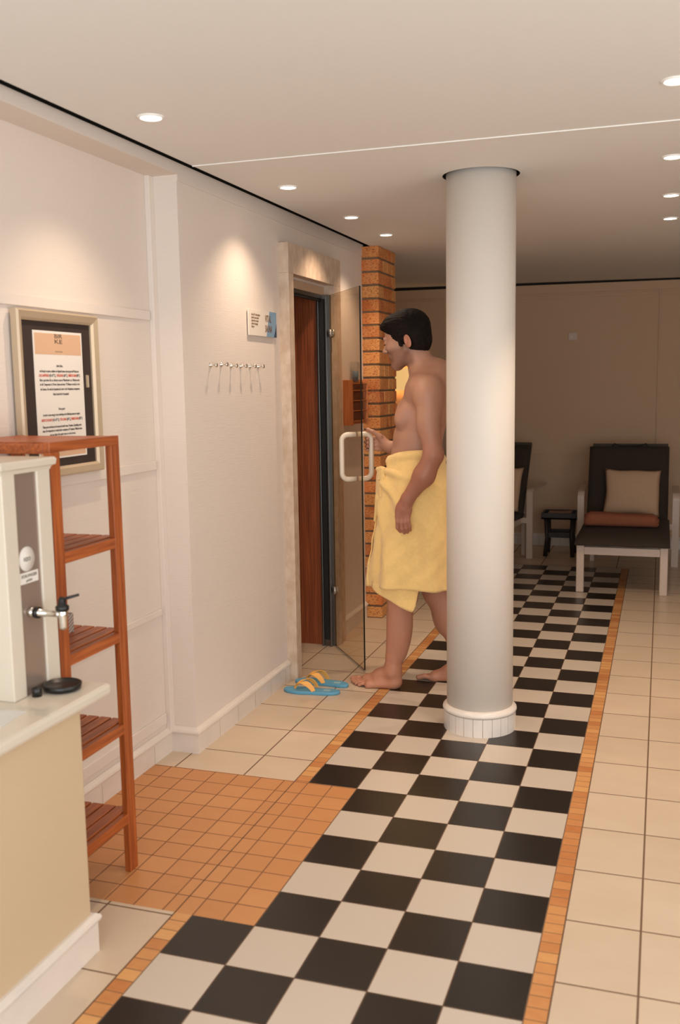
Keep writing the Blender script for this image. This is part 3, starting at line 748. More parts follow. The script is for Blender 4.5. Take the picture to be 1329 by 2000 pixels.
tr = nt.nodes.new('ShaderNodeBsdfTransparent'); tr.inputs[0].default_value = (.9, .92, .92, 1)
gl = nt.nodes.new('ShaderNodeBsdfGlossy'); gl.inputs['Roughness'].default_value = .02
fr = nt.nodes.new('ShaderNodeFresnel'); fr.inputs[0].default_value = 1.5; ms = nt.nodes.new('ShaderNodeMixShader')
thin_fresnel(nt, fr, ms); nt.links.new(tr.outputs[0], ms.inputs[1]); nt.links.new(gl.outputs[0], ms.inputs[2]); nt.links.new(ms.outputs[0], out.inputs[0])
ho = thing('glass_tumbler', 'clear square tumbler holding blue sticks on top of the wall rack', 'glass', (WX+.032, 2.40, 1.5595))
bm = bmesh.new()
box(bm, -.022, .022, -.03, .03, 0, .128, .002)
obj('tumbler', bm, gm, ho)
bm = bmesh.new()
for k in range(5): tube(bm, [(-.012+.005*k, -.016+.008*k, .004), (-.010+.005*k, -.018+.009*k, .075-.004*(k % 3))], .0045, 8)
obj('sticks', bm, mat('slate_blue', rgb(96, 120, 134), .5), ho)

# wall switch, back wall
sw = thing('wall_switch', 'small square beige switch plate on the back wall', 'switch', (.487, YF, 1.95))
bm = bmesh.new(); box(bm, -.040, .040, -.012, 0, -.036, .036, .003); obj('plate', bm, M_['chair_frame'], sw)
bm = bmesh.new(); lathe(bm, [(.008, 0), (.008, .004), (.001, .005)], (-.008, -.012, -.008), 'Y', 14, M4=Matrix.Rotation(PI, 3, 'X')); obj('button', bm, M_['bead'], sw)

# glowing wall lamp behind the pillar
wl = thing('wall_lamp', 'glowing yellow wall lamp between the brick pillar and the man', 'lamp', (-1.13, YF, 1.48))
bm = bmesh.new(); n = 18
lo = []; hi = []
for k in range(n+1):
    a = -PI/2+PI*k/n
    lo.append(bm.verts.new((.17*math.sin(a), -.11*math.cos(a)-.001, 0))); hi.append(bm.verts.new((.15*math.sin(a), -.095*math.cos(a)-.001, .21)))
for k in range(n): f = bm.faces.new((lo[k], lo[k+1], hi[k+1], hi[k])); f.smooth = True
o = obj('lamp_shade', bm, emis('lit_shade', (1.0, .60, .22, 1), .85), wl)
bm = bmesh.new(); box(bm, -.03, .03, -.02, 0, .02, .16, .003); obj('wall_plate', bm, M_['paint'], wl)
pl_ = bpy.data.lights.new('bulb', 'POINT'); pl_.energy = 1.5; pl_.color = (1, .66, .32); pl_.shadow_soft_size = .03
o = bpy.data.objects.new('bulb', pl_); C.objects.link(o); o.parent = wl; o.location = (0, -.06, .10)

# ------------------------------------------------------------------ reclining chairs
def soft_box(x0, x1, y0, y1, z0, z1, puff=.012, nx=14, ny=14, noise=.003, seed=1):
    """cushion: rounded slab with soft edges"""
    rnd = np.random.RandomState(seed); V = []; Fq = []
    for s in (0, 1):
        for i in range(nx+1):
            for j in range(ny+1):
                u = i/nx; v = j/ny
                e = min(1, (min(u, 1-u)*nx/1.6))**.5*min(1, (min(v, 1-v)*ny/1.6))**.5
                zm = (z0+z1)/2; h = (z1-z0)/2*(.35+.65*e)+puff*math.sin(PI*u)**.6*math.sin(PI*v)**.6
                V.append((x0+(x1-x0)*u, y0+(y1-y0)*v, zm+(h if s else -h)+noise*(rnd.rand()-.5)))
    S = (nx+1)*(ny+1)
    for s in (0, 1):
        for i in range(nx):
            for j in range(ny):
                q = [s*S+i*(ny+1)+j, s*S+(i+1)*(ny+1)+j, s*S+(i+1)*(ny+1)+j+1, s*S+i*(ny+1)+j+1]
                Fq.append(q if s else q[::-1])
    ring = [i*(ny+1) for i in range(nx+1)] + [nx*(ny+1)+j for j in range(1, ny+1)] + [i*(ny+1)+ny for i in range(nx-1, -1, -1)] + [j for j in range(ny-1, 0, -1)]
    for a, b_ in zip(ring, ring[1:]+ring[:1]): Fq.append([a, b_, b_+S, a+S])
    bm = bmesh.new(); vs = [bm.verts.new(v) for v in V]
    for q in Fq:
        f = bm.faces.new([vs[i] for i in q]); f.smooth = True
    return bm
def xform(bm, M4): bmesh.ops.transform(bm, matrix=M4, verts=bm.verts); return bm

def make_chair(label, loc, rotz):
    """origin on the floor under the middle of the front legs, chair faces -Y"""
    t = thing('reclining_chair', label, 'lounge chair', loc, rotz, 'white framed reclining chairs')
    W = .32
    for s in (-1, 1):
        xo = s*W; xi = s*(W-.055)
        bm = bmesh.new(); box(bm, min(xo, xi), max(xo, xi), 0, .035, 0, .372, .006); obj('leg', bm, M_['chair_frame'], t)
    bm = bmesh.new(); box(bm, -W+.055, W-.055, .004, .03, .283, .340, .003); obj('front_rail', bm, M_['chair_frame'], t)
    for s in (-1, 1):
        x = s*(W-.028)
        bm = bmesh.new(); box(bm, x-.016, x+.016, .035, 1.22, .30, .352, .004); obj('side_rail', bm, M_['chair_frame'], t)
        # bent arm: upright with rounded corner running back to the backrest
        xa = s*(W+.062); bm = bmesh.new(); hw = .027; th = .022
        path = [(1.18, 0), (1.18, .555)]
        for k in range(1, 7):
            a = PI/2*k/6; path.append((1.18+.05*(1-math.cos(a)), .555+.05*math.sin(a)))
        path += [(1.45, .615), (1.64, .62)]
        V = []
        for i, (y, z) in enumerate(path):
            p = Vector(path[max(i-1, 0)]); q = Vector(path[min(i+1, len(path)-1)]); d = (q-p).normalized(); nrm = Vector((-d.y, d.x))
            V.append([bm.verts.new((xa+sx_*hw, y+nrm.x*st_*th/2, z+nrm.y*st_*th/2)) for sx_, st_ in ((-1, -1), (1, -1), (1, 1), (-1, 1))])
        for i in range(len(V)-1):
            for k in range(4): bm.faces.new((V[i][k], V[i][(k+1) % 4], V[i+1][(k+1) % 4], V[i+1][k]))
        bm.faces.new(V[0]); bm.faces.new(V[-1]); obj('arm', bm, M_['chair_frame'], t)
        bm = bmesh.new(); box(bm, min(x, xa), max(x, xa), 1.17, 1.20, .31, .36, .003); obj('cross_piece', bm, M_['chair_frame'], t)
        bm = bmesh.new(); box(bm, x-.018, x+.018, 1.30, 1.335, 0, .56, .004); obj('leg', bm, M_['chair_frame'], t)
    # backrest frame
    ang = math.radians(-24); Mb = Matrix.Translation((0, 1.20, .36)) @ Matrix.Rotation(ang, 4, 'X')
    bm = bmesh.new(); box(bm, -W+.01, W-.01, .0, .03, -.02, .705, .004); obj('back_board', xform(bm, Mb), M_['greyflap'], t)
    # seat cushion, back cushion
    bm = soft_box(-W-.012, W+.012, -.045, 1.19, .362, .405, .006, seed=3)
    for v in bm.verts:
        if v.co.y < 0: v.co.z -= .02*(-v.co.y/.045)
    obj('seat_cushion', bm, M_['cushion'], t)
    bm = soft_box(-W-.012, W+.0, -.02, .66, 0, .05, .008, seed=5)
    xform(bm, Mb @ Matrix.Translation((0, -.012, 0)) @ Matrix.Rotation(PI/2, 4, 'X'))
    cu = obj('back_cushion', bm, M_['cushion'], t)
    bm = bmesh.new()
    pts = [Mb @ Vector((-.15, -.03, .655)), Mb @ Vector((-.13, -.035, .69)), Mb @ Vector((-.08, -.02, .675)), Mb @ Vector((.08, -.02, .675)), Mb @ Vector((.13, -.035, .69)), Mb @ Vector((.15, -.03, .655))]
    tube(bm, pts, .007, 6); obj('strap', bm, M_['rubber'], t)
    return t
chair = make_chair('reclining chair with rust-coloured towel, at the right edge of the photo', (1.032, 3.80, 0), 0)
ch2 = dup(chair, (-.338, 3.995, 0), math.radians(-8), 'reclining chair partly hidden behind the round column')
def pillow(name, label, loc, w, h, d, lean, rotz):
    V = []; Fq = []; n = 18
    for s in (1, -1):
        for i in range(n+1):
            for j in range(n+1):
                u = -1+2*i/n; v = -1+2*j/n
                px_ = u*(w/2)*(1-.06*(1-v*v)*abs(u)**3+.0); pz_ = v*(h/2)*(1-.06*(1-u*u)*abs(v)**3)
                th = (1-abs(u)**3.2)*(1-abs(v)**3.2); th = max(th, 0)**.55*d/2
                V.append((px_+.003*math.sin(4*v+2), -s*th, pz_+.004*math.sin(5*u+1)))
    S = (n+1)**2
    for s in (0, 1):
        for i in range(n):
            for j in range(n):
                q = [s*S+i*(n+1)+j, s*S+(i+1)*(n+1)+j, s*S+(i+1)*(n+1)+j+1, s*S+i*(n+1)+j+1]; Fq.append(q if s == 0 else q[::-1])
    bm = bmesh.new(); vs = [bm.verts.new(v) for v in V]
    for q in Fq: f = bm.faces.new([vs[i] for i in q]); f.smooth = True
    bmesh.ops.remove_doubles(bm, verts=bm.verts, dist=.0004)
    o = obj(name, bm, M_['pillow']); o.location = loc; o.rotation_euler = (lean, math.radians(1), rotz); tag(o, label, 'pillow', 'beige pillows on the reclining chairs')
    return o
pillow('pillow', 'square beige pillow leaning on the chair with the rust-coloured towel', (1.065, 4.95, .62), .45, .40, .11, math.radians(-22), 0)
pillow('pillow', 'beige pillow on the chair half hidden by the column', (-.085, 5.08, .62), .45, .40, .11, math.radians(-22), math.radians(-8))
# folded towel: flat roll
bm = bmesh.new(); n = 28; prof = []
for k in range(n):
    a = 2*PI*k/n; ca, sa = math.cos(a), math.sin(a)
    prof.append((.09*math.copysign(abs(ca)**.6, ca), .042+.042*math.copysign(abs(sa)**.75, sa)))
secs = []
for i in range(15):
    u = i/14; x = -.275+.55*u; e = 1-.22*max(0, abs(u-.5)*2-.86)/.14
    secs.append([bm.verts.new((x, p[0]*e*(1+.03*math.sin(7*u)), .002+1.22*p[1]*(e)*(1+.05*math.sin(5*u+1)))) for p in prof])
for i in range(14):
    for k in range(n): f = bm.faces.new((secs[i][k], secs[i][(k+1) % n], secs[i+1][(k+1) % n], secs[i+1][k])); f.smooth = True
bm.faces.new(secs[0]); bm.faces.new(secs[-1])
for zz in (.03, .055):
    tube(bm, [(.277, -.08, zz), (.279, 0, zz+.004), (.277, .08, zz)], .006, 6)
o = obj('folded_towel', bm, M_['terracloth']); o.location = (1.0, 4.42, .410); tag(o, 'rolled rust-coloured towel lying on the right chair seat', 'towel')

# ------------------------------------------------------------------ stool table
stl = thing('side_stool', 'small dark wooden stool table between the two reclining chairs', 'stool', (.445, 5.36, 0))
bm = bmesh.new()
box(bm, -.155, .155, -.14, .14, .335, .352, .003)
for a in ((-.155, .155, -.14, -.118), (-.155, .155, .118, .14), (-.155, -.133, -.118, .118), (.133, .155, -.118, .118)): box(bm, *a, .335, .390, .003)
obj('tray_top', bm, M_['darkwood'], stl)
for sx_ in (-1, 1):
    for sy_ in (-1, 1):
        bm = bmesh.new(); tube(bm, [(sx_*.115, sy_*.11, .336), (sx_*.105, sy_*.108, .17), (sx_*.12, sy_*.112, 0)], [.020, .017, .021], 6); obj('leg', bm, M_['darkwood'], stl)
for sy_ in (-1, 1): obj('stretcher', B(-.10, .10, sy_*.108-.009, sy_*.108+.009, .17, .215), M_['darkwood'], stl)
bm = bmesh.new()
prism(bm, [(-.10, .0), (-.04, -.004), (.04, -.002), (.10, .004), (.10, .036), (.04, .030), (-.04, .028), (-.10, .032)], -.07, .07, xf=lambda a, b, h: (a, h, b))
o = obj('magazine', bm, mat('magazine_cover', rgb(150, 112, 92), .6)); o.location = (.445, 5.36, .357); tag(o, 'open reddish brown magazine lying in the stool tray', 'magazine')

# floor drain beside the column
bm = bmesh.new(); box(bm, .44, .56, 1.515, 1.665, .0005, .003); 
o = obj('floor_drain', bm, M_['alu']); tag(o, 'square metal floor drain cover beside the column foot', 'drain')

# ------------------------------------------------------------------ flip-flops
def flipflop(label, loc, rotz, mirror):
    t = thing('flip_flop', label, 'flip flop', loc, rotz, 'pair of blue flip-flops on the cream tiles')
    # sole along local X, toe at -X
    out_ = []
    n = 40; Ln = .295
    for k in range(n):
        a = 2*PI*k/n; x = math.cos(a)*Ln/2; u = (x/Ln+.5)      # u=0 toe, 1 heel
        wd_ = .048-.013*math.sin(PI*min(1, max(0, (u-.25)/.6)))-.005*u
        y = math.copysign(abs(math.sin(a))**.8, math.sin(a))*wd_
        out_.append((x, y*1.0+(.006*math.cos(2*a))*mirror))
    bm = bmesh.new(); L_ = 7; rr = [(0, .97), (.003, 1.0), (.013, 1.0), (.016, .985), (.017, .965)]
    rings = [[bm.verts.new((x*s, y*s, z)) for x, y in out_] for z, s in rr]
    for i in range(len(rings)-1):
        for k in range(n): f = bm.faces.new((rings[i][k], rings[i][(k+1) % n], rings[i+1][(k+1) % n], rings[i+1][k])); f.smooth = True
    bm.faces.new(list(reversed(rings[0]))); bm.faces.new(rings[-1])
    obj('sole', bm, M_['foam'], t)
    bm = bmesh.new()
    toe = Vector((-.085, -.006*mirror, .017))
    for s in (-1, 1):
        end = Vector((.02, s*.036, .010)); segs = []
        for k in range(13):
            u = k/12; p = toe.lerp(end, u); p.z = .017+.046*math.sin(PI*min(1, u*.93+.04))**.8*(1 if u < .97 else .7); p.y += s*.012*math.sin(PI*u)
            wdt = .004+.013*math.sin(PI*min(u*.8+.06, 1))
            d = Vector((1, s*.35, 0)).normalized(); sd = Vector((-d.y*s*.55, d.x*.35, .75*0+.0)); sd = Vector((.85, -s*.25, .25)).normalized()
            segs.append((p, sd*wdt))
        V = [[bm.verts.new(p-w_), bm.verts.new(p+w_), bm.verts.new(p+w_+Vector((0, 0, -.003))), bm.verts.new(p-w_+Vector((0, 0, -.003)))] for p, w_ in segs]
        for i in range(12):
            for k in range(4): f = bm.faces.new((V[i][k], V[i][(k+1) % 4], V[i+1][(k+1) % 4], V[i+1][k]))
        bm.faces.new(V[0]); bm.faces.new(V[-1])
    tube(bm, [(toe.x, toe.y, .012), (toe.x+.002, toe.y, .034)], .004, 8)
    obj('strap', bm, M_['strap'], t)
    bm = bmesh.new(); box(bm, .065, .100, -.014, .014, .0170, .0176); lg = obj('heel_print', bm, mat('pale_blue', rgb(150, 186, 196), .6), t)
    return t
flipflop('blue flip-flop with orange strap, the nearer of the pair', (-.372, 1.062, .0), math.radians(4), 1)
flipflop('blue flip-flop with orange strap, the farther one against the door side', (-.365, 1.205, .0), math.radians(-2), -1)

# ------------------------------------------------------------------ the man (one continuous skin from blended volumes)
class Vol:
    def __init__(s, lo, hi, h):
        s.h = h; s.lo = np.array(lo, float); s.n = (np.ceil((np.array(hi)-s.lo)/h)).astype(int)+1
        s.F = np.full(s.n, .08, np.float32)
    def block(s, mn, mx):
        a = np.maximum(0, np.floor((mn-s.lo)/s.h).astype(int)); b = np.minimum(s.n, np.ceil((mx-s.lo)/s.h).astype(int)+1)
        if (b <= a).any(): return None
        ax = [s.lo[i]+s.h*np.arange(a[i], b[i]) for i in range(3)]
        X, Y, Z = np.meshgrid(*ax, indexing='ij', sparse=True)
        return (slice(a[0], b[0]), slice(a[1], b[1]), slice(a[2], b[2])), X, Y, Z
    def comb(s, sl, d, k, sub=False):
        A = s.F[sl]
        if sub:
            d = -d; hh = np.maximum(k-np.abs(A-d), 0)/k; s.F[sl] = np.maximum(A, d)+hh*hh*k*.25
        else:
            hh = np.maximum(k-np.abs(A-d), 0)/k; s.F[sl] = np.minimum(A, d)-hh*hh*k*.25
    def rc(s, a, b, ra, rb, k=.02, sub=False):
        a = np.array(a, float); b = np.array(b, float); m = max(ra, rb)+k+.03
        bl = s.block(np.minimum(a, b)-m, np.maximum(a, b)+m)
        if bl is None: return
        sl, X, Y, Z = bl; ab = b-a; L2 = max(ab@ab, 1e-9)
        t = np.clip(((X-a[0])*ab[0]+(Y-a[1])*ab[1]+(Z-a[2])*ab[2])/L2, 0, 1)
        d = np.sqrt((X-a[0]-t*ab[0])**2+(Y-a[1]-t*ab[1])**2+(Z-a[2]-t*ab[2])**2)-(ra+t*(rb-ra))
        s.comb(sl, d.astype(np.float32), k, sub)
    def el(s, c, r, k=.02, R=None, sub=False):
        c = np.array(c, float); r = np.array(r, float); m = r.max()+k+.03
        bl = s.block(c-m, c+m)
        if bl is None: return
        sl, X, Y, Z = bl; X = X-c[0]; Y = Y-c[1]; Z = Z-c[2]
        if R is not None:
            R = np.array(R); X, Y, Z = (R[0, 0]*X+R[1, 0]*Y+R[2, 0]*Z, R[0, 1]*X+R[1, 1]*Y+R[2, 1]*Z, R[0, 2]*X+R[1, 2]*Y+R[2, 2]*Z)
        k0 = np.sqrt((X/r[0])**2+(Y/r[1])**2+(Z/r[2])**2); k1 = np.sqrt((X/r[0]**2)**2+(Y/r[1]**2)**2+(Z/r[2]**2)**2)+1e-9
        s.comb(sl, (k0*(k0-1)/k1).astype(np.float32), k, sub)
    def half(s, nrm, p, k=.004):
        """keep only the side nrm.(x-p) < 0"""
        ax = [s.lo[i]+s.h*np.arange(s.n[i]) for i in range(3)]; X, Y, Z = np.meshgrid(*ax, indexing='ij', sparse=True)
        d = ((X-p[0])*nrm[0]+(Y-p[1])*nrm[1]+(Z-p[2])*nrm[2]).astype(np.float32); s.F = np.maximum(s.F, d)
    def mesh(s):
        F = s.F; F[0] = F[-1] = .08; F[:, 0] = F[:, -1] = .08; F[:, :, 0] = F[:, :, -1] = .08
        S = (F < 0)
        cnt = np.zeros(tuple(np.array(F.shape)-1), np.uint8)
        for dx in (0, 1):
            for dy in (0, 1):
                for dz in (0, 1): cnt += S[dx:F.shape[0]-1+dx, dy:F.shape[1]-1+dy, dz:F.shape[2]-1+dz]
        act = np.argwhere((cnt > 0) & (cnt < 8)); idx = np.full(cnt.shape, -1, np.int32); idx[tuple(act.T)] = np.arange(len(act))
        P = np.zeros((len(act), 3)); W = np.zeros(len(act))
        for ax in range(3):
            o = [i for i in range(3) if i != ax]
            for p in (0, 1):
                for q in (0, 1):
                    a = act.copy(); a[:, o[0]] += p; a[:, o[1]] += q; b = a.copy(); b[:, ax] += 1
                    fa = F[tuple(a.T)]; fb = F[tuple(b.T)]; m = (fa < 0) != (fb < 0)
                    t = np.where(m, fa/np.where(m, fa-fb, 1), 0); pt = a.astype(float); pt[:, ax] += t
                    P[m] += pt[m]; W[m] += 1
        P = s.lo+s.h*P/W[:, None]
        Fs = []
        for ax in range(3):
            o = [i for i in range(3) if i != ax]
            A = S.take(range(0, F.shape[ax]-1), ax); Bq = S.take(range(1, F.shape[ax]), ax)
            e = np.argwhere(A != Bq); ok = (e[:, o[0]] > 0) & (e[:, o[1]] > 0) & (e[:, o[0]] < F.shape[o[0]]-1) & (e[:, o[1]] < F.shape[o[1]]-1); e = e[ok]
            ins = S[tuple(e.T)]; q = []
            for d0, d1 in ((-1, -1), (0, -1), (0, 0), (-1, 0)):
                c = e.copy(); c[:, o[0]] += d0; c[:, o[1]] += d1; q.append(idx[tuple(c.T)])
            q = np.stack(q, 1); flip = ins if ax != 1 else ~ins
            q[~flip] = q[~flip][:, ::-1]; Fs.append(q)
        return P, np.concatenate(Fs)
def np_obj(name, P, Q, m, parent=None, smooth_it=2, col=None):
    # light Laplacian smoothing
    for _ in range(smooth_it):
        e = np.concatenate([Q[:, [0, 1]], Q[:, [1, 2]], Q[:, [2, 3]], Q[:, [3, 0]]]); e = np.concatenate([e, e[:, ::-1]])
        sm = np.zeros_like(P); n = np.zeros(len(P))
        for a_ in range(3): sm[:, a_] = np.bincount(e[:, 0], P[e[:, 1], a_], len(P))
        n = np.bincount(e[:, 0], minlength=len(P)); P = P*.5+.5*sm/np.maximum(n, 1)[:, None]
    me = bpy.data.meshes.new(name); me.vertices.add(len(P)); me.vertices.foreach_set('co', P.astype(np.float32).ravel())
    me.loops.add(len(Q)*4); me.loops.foreach_set('vertex_index', Q.astype(np.int32).ravel())
    me.polygons.add(len(Q)); me.polygons.foreach_set('loop_start', np.arange(0, len(Q)*4, 4, dtype=np.int32)); me.polygons.foreach_set('loop_total', np.full(len(Q), 4, np.int32))
    me.update(calc_edges=True); me.validate(); me.materials.append(m); me.shade_smooth()
    if col is not None:
        ca = me.color_attributes.new('Col', 'FLOAT_COLOR', 'POINT'); c4 = np.ones((len(P), 4), np.float32); c4[:, :3] = col(P); ca.data.foreach_set('color', c4.ravel())
    o = bpy.data.objects.new(name, me); C.objects.link(o)
    if parent: o.parent = parent
    return o

# head frame: local face looks along -x; scaled, pitched down, turned a little away from the camera
HS = np.array((1.17, 1.08, 1.12)); HC = np.array((.058, 1.375, 1.762))
Rh = (Euler((0, 0, math.radians(-9))).to_matrix() @ Euler((0, math.radians(-13), 0)).to_matrix()); RH = np.array(Rh)
def hp(p): return HC+RH@(np.array(p, float)*HS)
def head(v):
    E = lambda c, r, k=.02, sub=False: v.el(hp(c), np.array(r)*HS, k, RH, sub)
    Rr = lambda a, b, ra, rb, k=.015, sub=False: v.rc(hp(a), hp(b), ra*1.1, rb*1.1, k, sub)
    E((.014, 0, .045), (.093, .074, .078)); E((-.040, 0, .050), (.045, .060, .055)); E((-.040, 0, -.010), (.045, .058, .062), .02)
    E((-.036, 0, -.062), (.046, .047, .042), .02); E((-.074, 0, -.094), (.015, .020, .017), .02)
    for s in (-1, 1):
        Rr((.004, s*.047, -.040), (-.064, s*.018, -.098), .016, .013, .035)
        E((-.062, s*.034, -.012), (.024, .022, .024), .018)
        E((-.088, s*.031, .012), (.016, .016, .011), .010, True)
        E((-.077, s*.030, .011), (.014, .014, .0125), .004)
        Rr((-.089, s*.006, .030), (-.080, s*.042, .030), .009, .008, .010)
        E((-.098, s*.013, -.026), (.009, .007, .007), .006)
    Rr((-.087, 0, .024), (-.106, 0, -.016), .0065, .0095, .010); E((-.110, 0, -.020), (.010, .010, .009), .006)
    Rr((-.078, -.018, -.050), (-.078, .018, -.050), .010, .010, .016)
    E((-.0885, 0, -.0445), (.006, .019, .005), .004); E((-.087, 0, -.0565), (.0065, .017, .0055), .004); E((-.0965, 0, -.0505), (.0055, .022, .0014), .002, True)
    for s in (-1, 1):                                            # ears
        Re = RH@np.array(Euler((0, math.radians(-12), s*math.radians(22))).to_matrix())
        v.el(hp((.034, s*.077, -.012)), np.array((.019, .0065, .031))*HS, .006, Re)
        v.el(hp((.030, s*.0880, -.006)), np.array((.0120, .0125, .020))*HS, .002, Re, True)
        v.el(hp((.026, s*.0815, -.016)), np.array((.0055, .009, .007))*HS, .004, Re, True)

def build_body():
    v = Vol((-.29, 1.04, -.01), (.45, 1.76, 1.92), .0027)
    # torso
    v.el((.135, 1.38, 1.36), (.108, .160, .215), .05); v.el((.103, 1.38, 1.16), (.128, .150, .20), .05); v.el((.125, 1.38, .97), (.125, .165, .15), .05)
    v.rc((.150, 1.25, 1.505), (.150, 1.51, 1.505), .066, .066, .05)
    v.el((.080, 1.300, 1.400), (.056, .085, .070), .035); v.el((.080, 1.460, 1.400), (.056, .085, .070), .035)
    v.el((.060, 1.275, 1.368), (.036, .052, .036), .03); v.el((.060, 1.485, 1.368), (.036, .052, .036), .03); v.el((.100, 1.38, 1.285), (.104, .140, .10), .03); v.el((.235, 1.27, 1.46), (.055, .095, .13), .05)
    v.el((.190, 1.30, 1.43), (.055, .085, .13), .05); v.el((.190, 1.46, 1.43), (.055, .085, .13), .05)
    # neck and shoulders
    v.rc((.165, 1.38, 1.56), (.104, 1.378, 1.715), .076, .060, .03); v.el((.232, 1.38, 1.52), (.080, .150, .145), .05); v.rc((.175, 1.38, 1.60), (.205, 1.38, 1.60), .060, .060, .04)
    v.rc((.150, 1.36, 1.60), (.200, 1.21, 1.535), .050, .048, .05); v.rc((.150, 1.40, 1.60), (.190, 1.56, 1.535), .050, .048, .05)
    v.rc((.098, 1.34, 1.535), (.15, 1.21, 1.55), .022, .028, .05); v.rc((.098, 1.42, 1.535), (.15, 1.55, 1.55), .022, .028, .05)
    # left arm (near the camera), hanging
    v.el((.215, 1.180, 1.495), (.062, .056, .080), .055)
    v.rc((.214, 1.170, 1.48), (.250, 1.125, 1.215), .054, .046, .045); v.el((.214, 1.150, 1.36), (.052, .050, .085), .03)
    v.rc((.252, 1.122, 1.205), (.205, 1.122, 1.11), .047, .050, .025)
    v.rc((.205, 1.122, 1.11), (.122, 1.128, .995), .048, .031, .03)
    v.el((.100, 1.128, .938), (.042, .020, .056), .018, np.array(Euler((0, math.radians(10), 0)).to_matrix()))
    v.rc((.122, 1.128, .995), (.105, 1.128, .95), .029, .024, .02)
    for k_, (x0_, x1_, x2_, r, dz) in enumerate(((.070, .070, .078, .0098, .0), (.089, .093, .098, .0102, -.006), (.108, .114, .114, .0098, -.002), (.125, .132, .128, .0088, .008))):
        p0 = (x0_, 1.124, .908); p1 = (x0_+.003, 1.116, .882+dz*.5); p2 = (x1_+.002, 1.120, .853+dz); p3 = (x2_+.004, 1.136, .832+dz)
        v.rc((x0_+.006, 1.126, .94), p0, r+.001, r+.0012, .008); v.rc(p0, p1, r+.0012, r, .004); v.rc(p1, p2, r, r*.95, .004); v.rc(p2, p3, r*.95, r*.82, .004)
    v.rc((.082, 1.140, .955), (.064, 1.152, .915), .014, .0115, .014); v.rc((.064, 1.152, .915), (.066, 1.152, .880), .0112, .0095, .006)
    # right arm, reaching for the handle
    v.el((.195, 1.585, 1.50), (.062, .058, .075), .03)
    v.rc((.190, 1.59, 1.49), (.115, 1.665, 1.25), .055, .046, .03); v.rc((.115, 1.665, 1.25), (.03, 1.655, 1.205), .046, .042, .02)
    v.rc((.03, 1.655, 1.205), (-.100, 1.617, 1.212), .044, .029, .03)
    v.rc((-.100, 1.617, 1.212), (-.135, 1.622, 1.228), .030, .026, .02)
    v.el((-.150, 1.626, 1.236), (.034, .017, .042), .016); v.rc((-.118, 1.612, 1.232), (-.158, 1.602, 1.270), .018, .014, .014)
    hb = np.array((gp(HU, .083, 0)[0], gp(HU, .083, 0)[1]))
    for i in range(4):
        z_ = 1.262-.0205*i; r = (.0095, .0098, .0095, .0086)[i]; R_ = .0142+r+.0005; pts = []
        pts.append((-.150, 1.630, z_+.002*(1.5-i)*.5))
        for a in ((35, 80, 130, 185, 235), (35, 80, 130, 188, 240), (35, 80, 130, 186, 238), (35, 80, 130, 180, 225))[i]:
            a = math.radians(a); pts.append((hb[0]+R_*math.cos(a), hb[1]+R_*math.sin(a), z_-.003*(a > 2.5)))
        for k_ in range(len(pts)-1): v.rc(pts[k_], pts[k_+1], r if k_ else r+.002, r, .010 if k_ == 0 else .003)
    v.rc((-.148, 1.598, 1.272), (-.185, 1.584, 1.297), .0135, .0112, .012); v.rc((-.185, 1.584, 1.297), (-.215, 1.586, 1.309), .0110, .0095, .005)
    # left leg (front)
    v.rc((.135, 1.30, .93), (.070, 1.262, .52), .094, .072, .04); v.el((.066, 1.255, .47), (.068, .060, .085), .03)
    v.el((.054, 1.252, .35), (.058, .054, .14), .03); v.rc((.040, 1.252, .46), (.006, 1.250, .13), .058, .038, .03)
    v.el((.046, 1.252, .25), (.044, .044, .11), .03); v.rc((.012, 1.250, .16), (.022, 1.250, .05), .035, .026, .02)
    v.el((.004, 1.226, .078), (.013, .012, .014), .014); v.el((.004, 1.275, .085), (.013, .012, .014), .014)
    def foot(ox, oy, sy_, lift=0):
        P = lambda x, y, z: (ox+x, oy+sy_*y, z+lift)
        v.el(P(.010, 0, .030), (.038, .031, .034), .02); v.rc(P(-.005, 0, .088), P(-.070, .012, .058), .042, .033, .03)
        v.rc(P(-.070, .012, .052), P(-.145, .020, .030), .033, .022, .03)
        v.rc(P(.0, -.012, .022), P(-.120, -.036, .016), .022, .017, .03); v.rc(P(-.06, .02, .022), P(-.155, .030, .018), .022, .020, .03)
        v.rc(P(-.150, .036, .020), P(-.120, -.036, .016), .019, .015, .02)
        for (x0_, y0_, x1_, y1_, r, zz) in ((-.165, .040, -.232, .046, .0138, .018), (-.162, .019, -.226, .022, .0098, .015), (-.156, .003, -.212, .003, .0092, .014), (-.146, -.013, -.194, -.016, .0088, .013), (-.132, -.029, -.172, -.034, .0085, .012)):
            xm = (x0_+x1_)/2-.004
            v.rc(P(x0_, y0_, .018), P(xm, (y0_+y1_)/2, zz+.006), r, r*.92, .010); v.rc(P(xm, (y0_+y1_)/2, zz+.006), P(x1_, y1_, zz-.002), r*.92, r, .004)
    foot(.006, 1.250, 1)
    # right leg (behind)
    v.rc((.135, 1.46, .93), (.170, 1.462, .52), .094, .070, .04); v.el((.178, 1.462, .48), (.064, .058, .085), .03)
    v.el((.225, 1.462, .36), (.058, .054, .115), .03); v.rc((.185, 1.462, .46), (.318, 1.458, .13), .056, .038, .03); v.rc((.318, 1.458, .14), (.345, 1.456, .05), .036, .028, .02)
    foot(.335, 1.452, -1)
    v.half((0, 0, -1), (0, 0, 0.0008))
    head(v)
    # small cuts: navel, armpit lines
    v.rc((.205, 1.215, 1.42), (.235, 1.195, 1.30), .006, .004, .012, True)
    return v
skin, nt, b = nmat('skin')
at = nt.nodes.new('ShaderNodeAttribute'); at.attribute_name = 'Col'
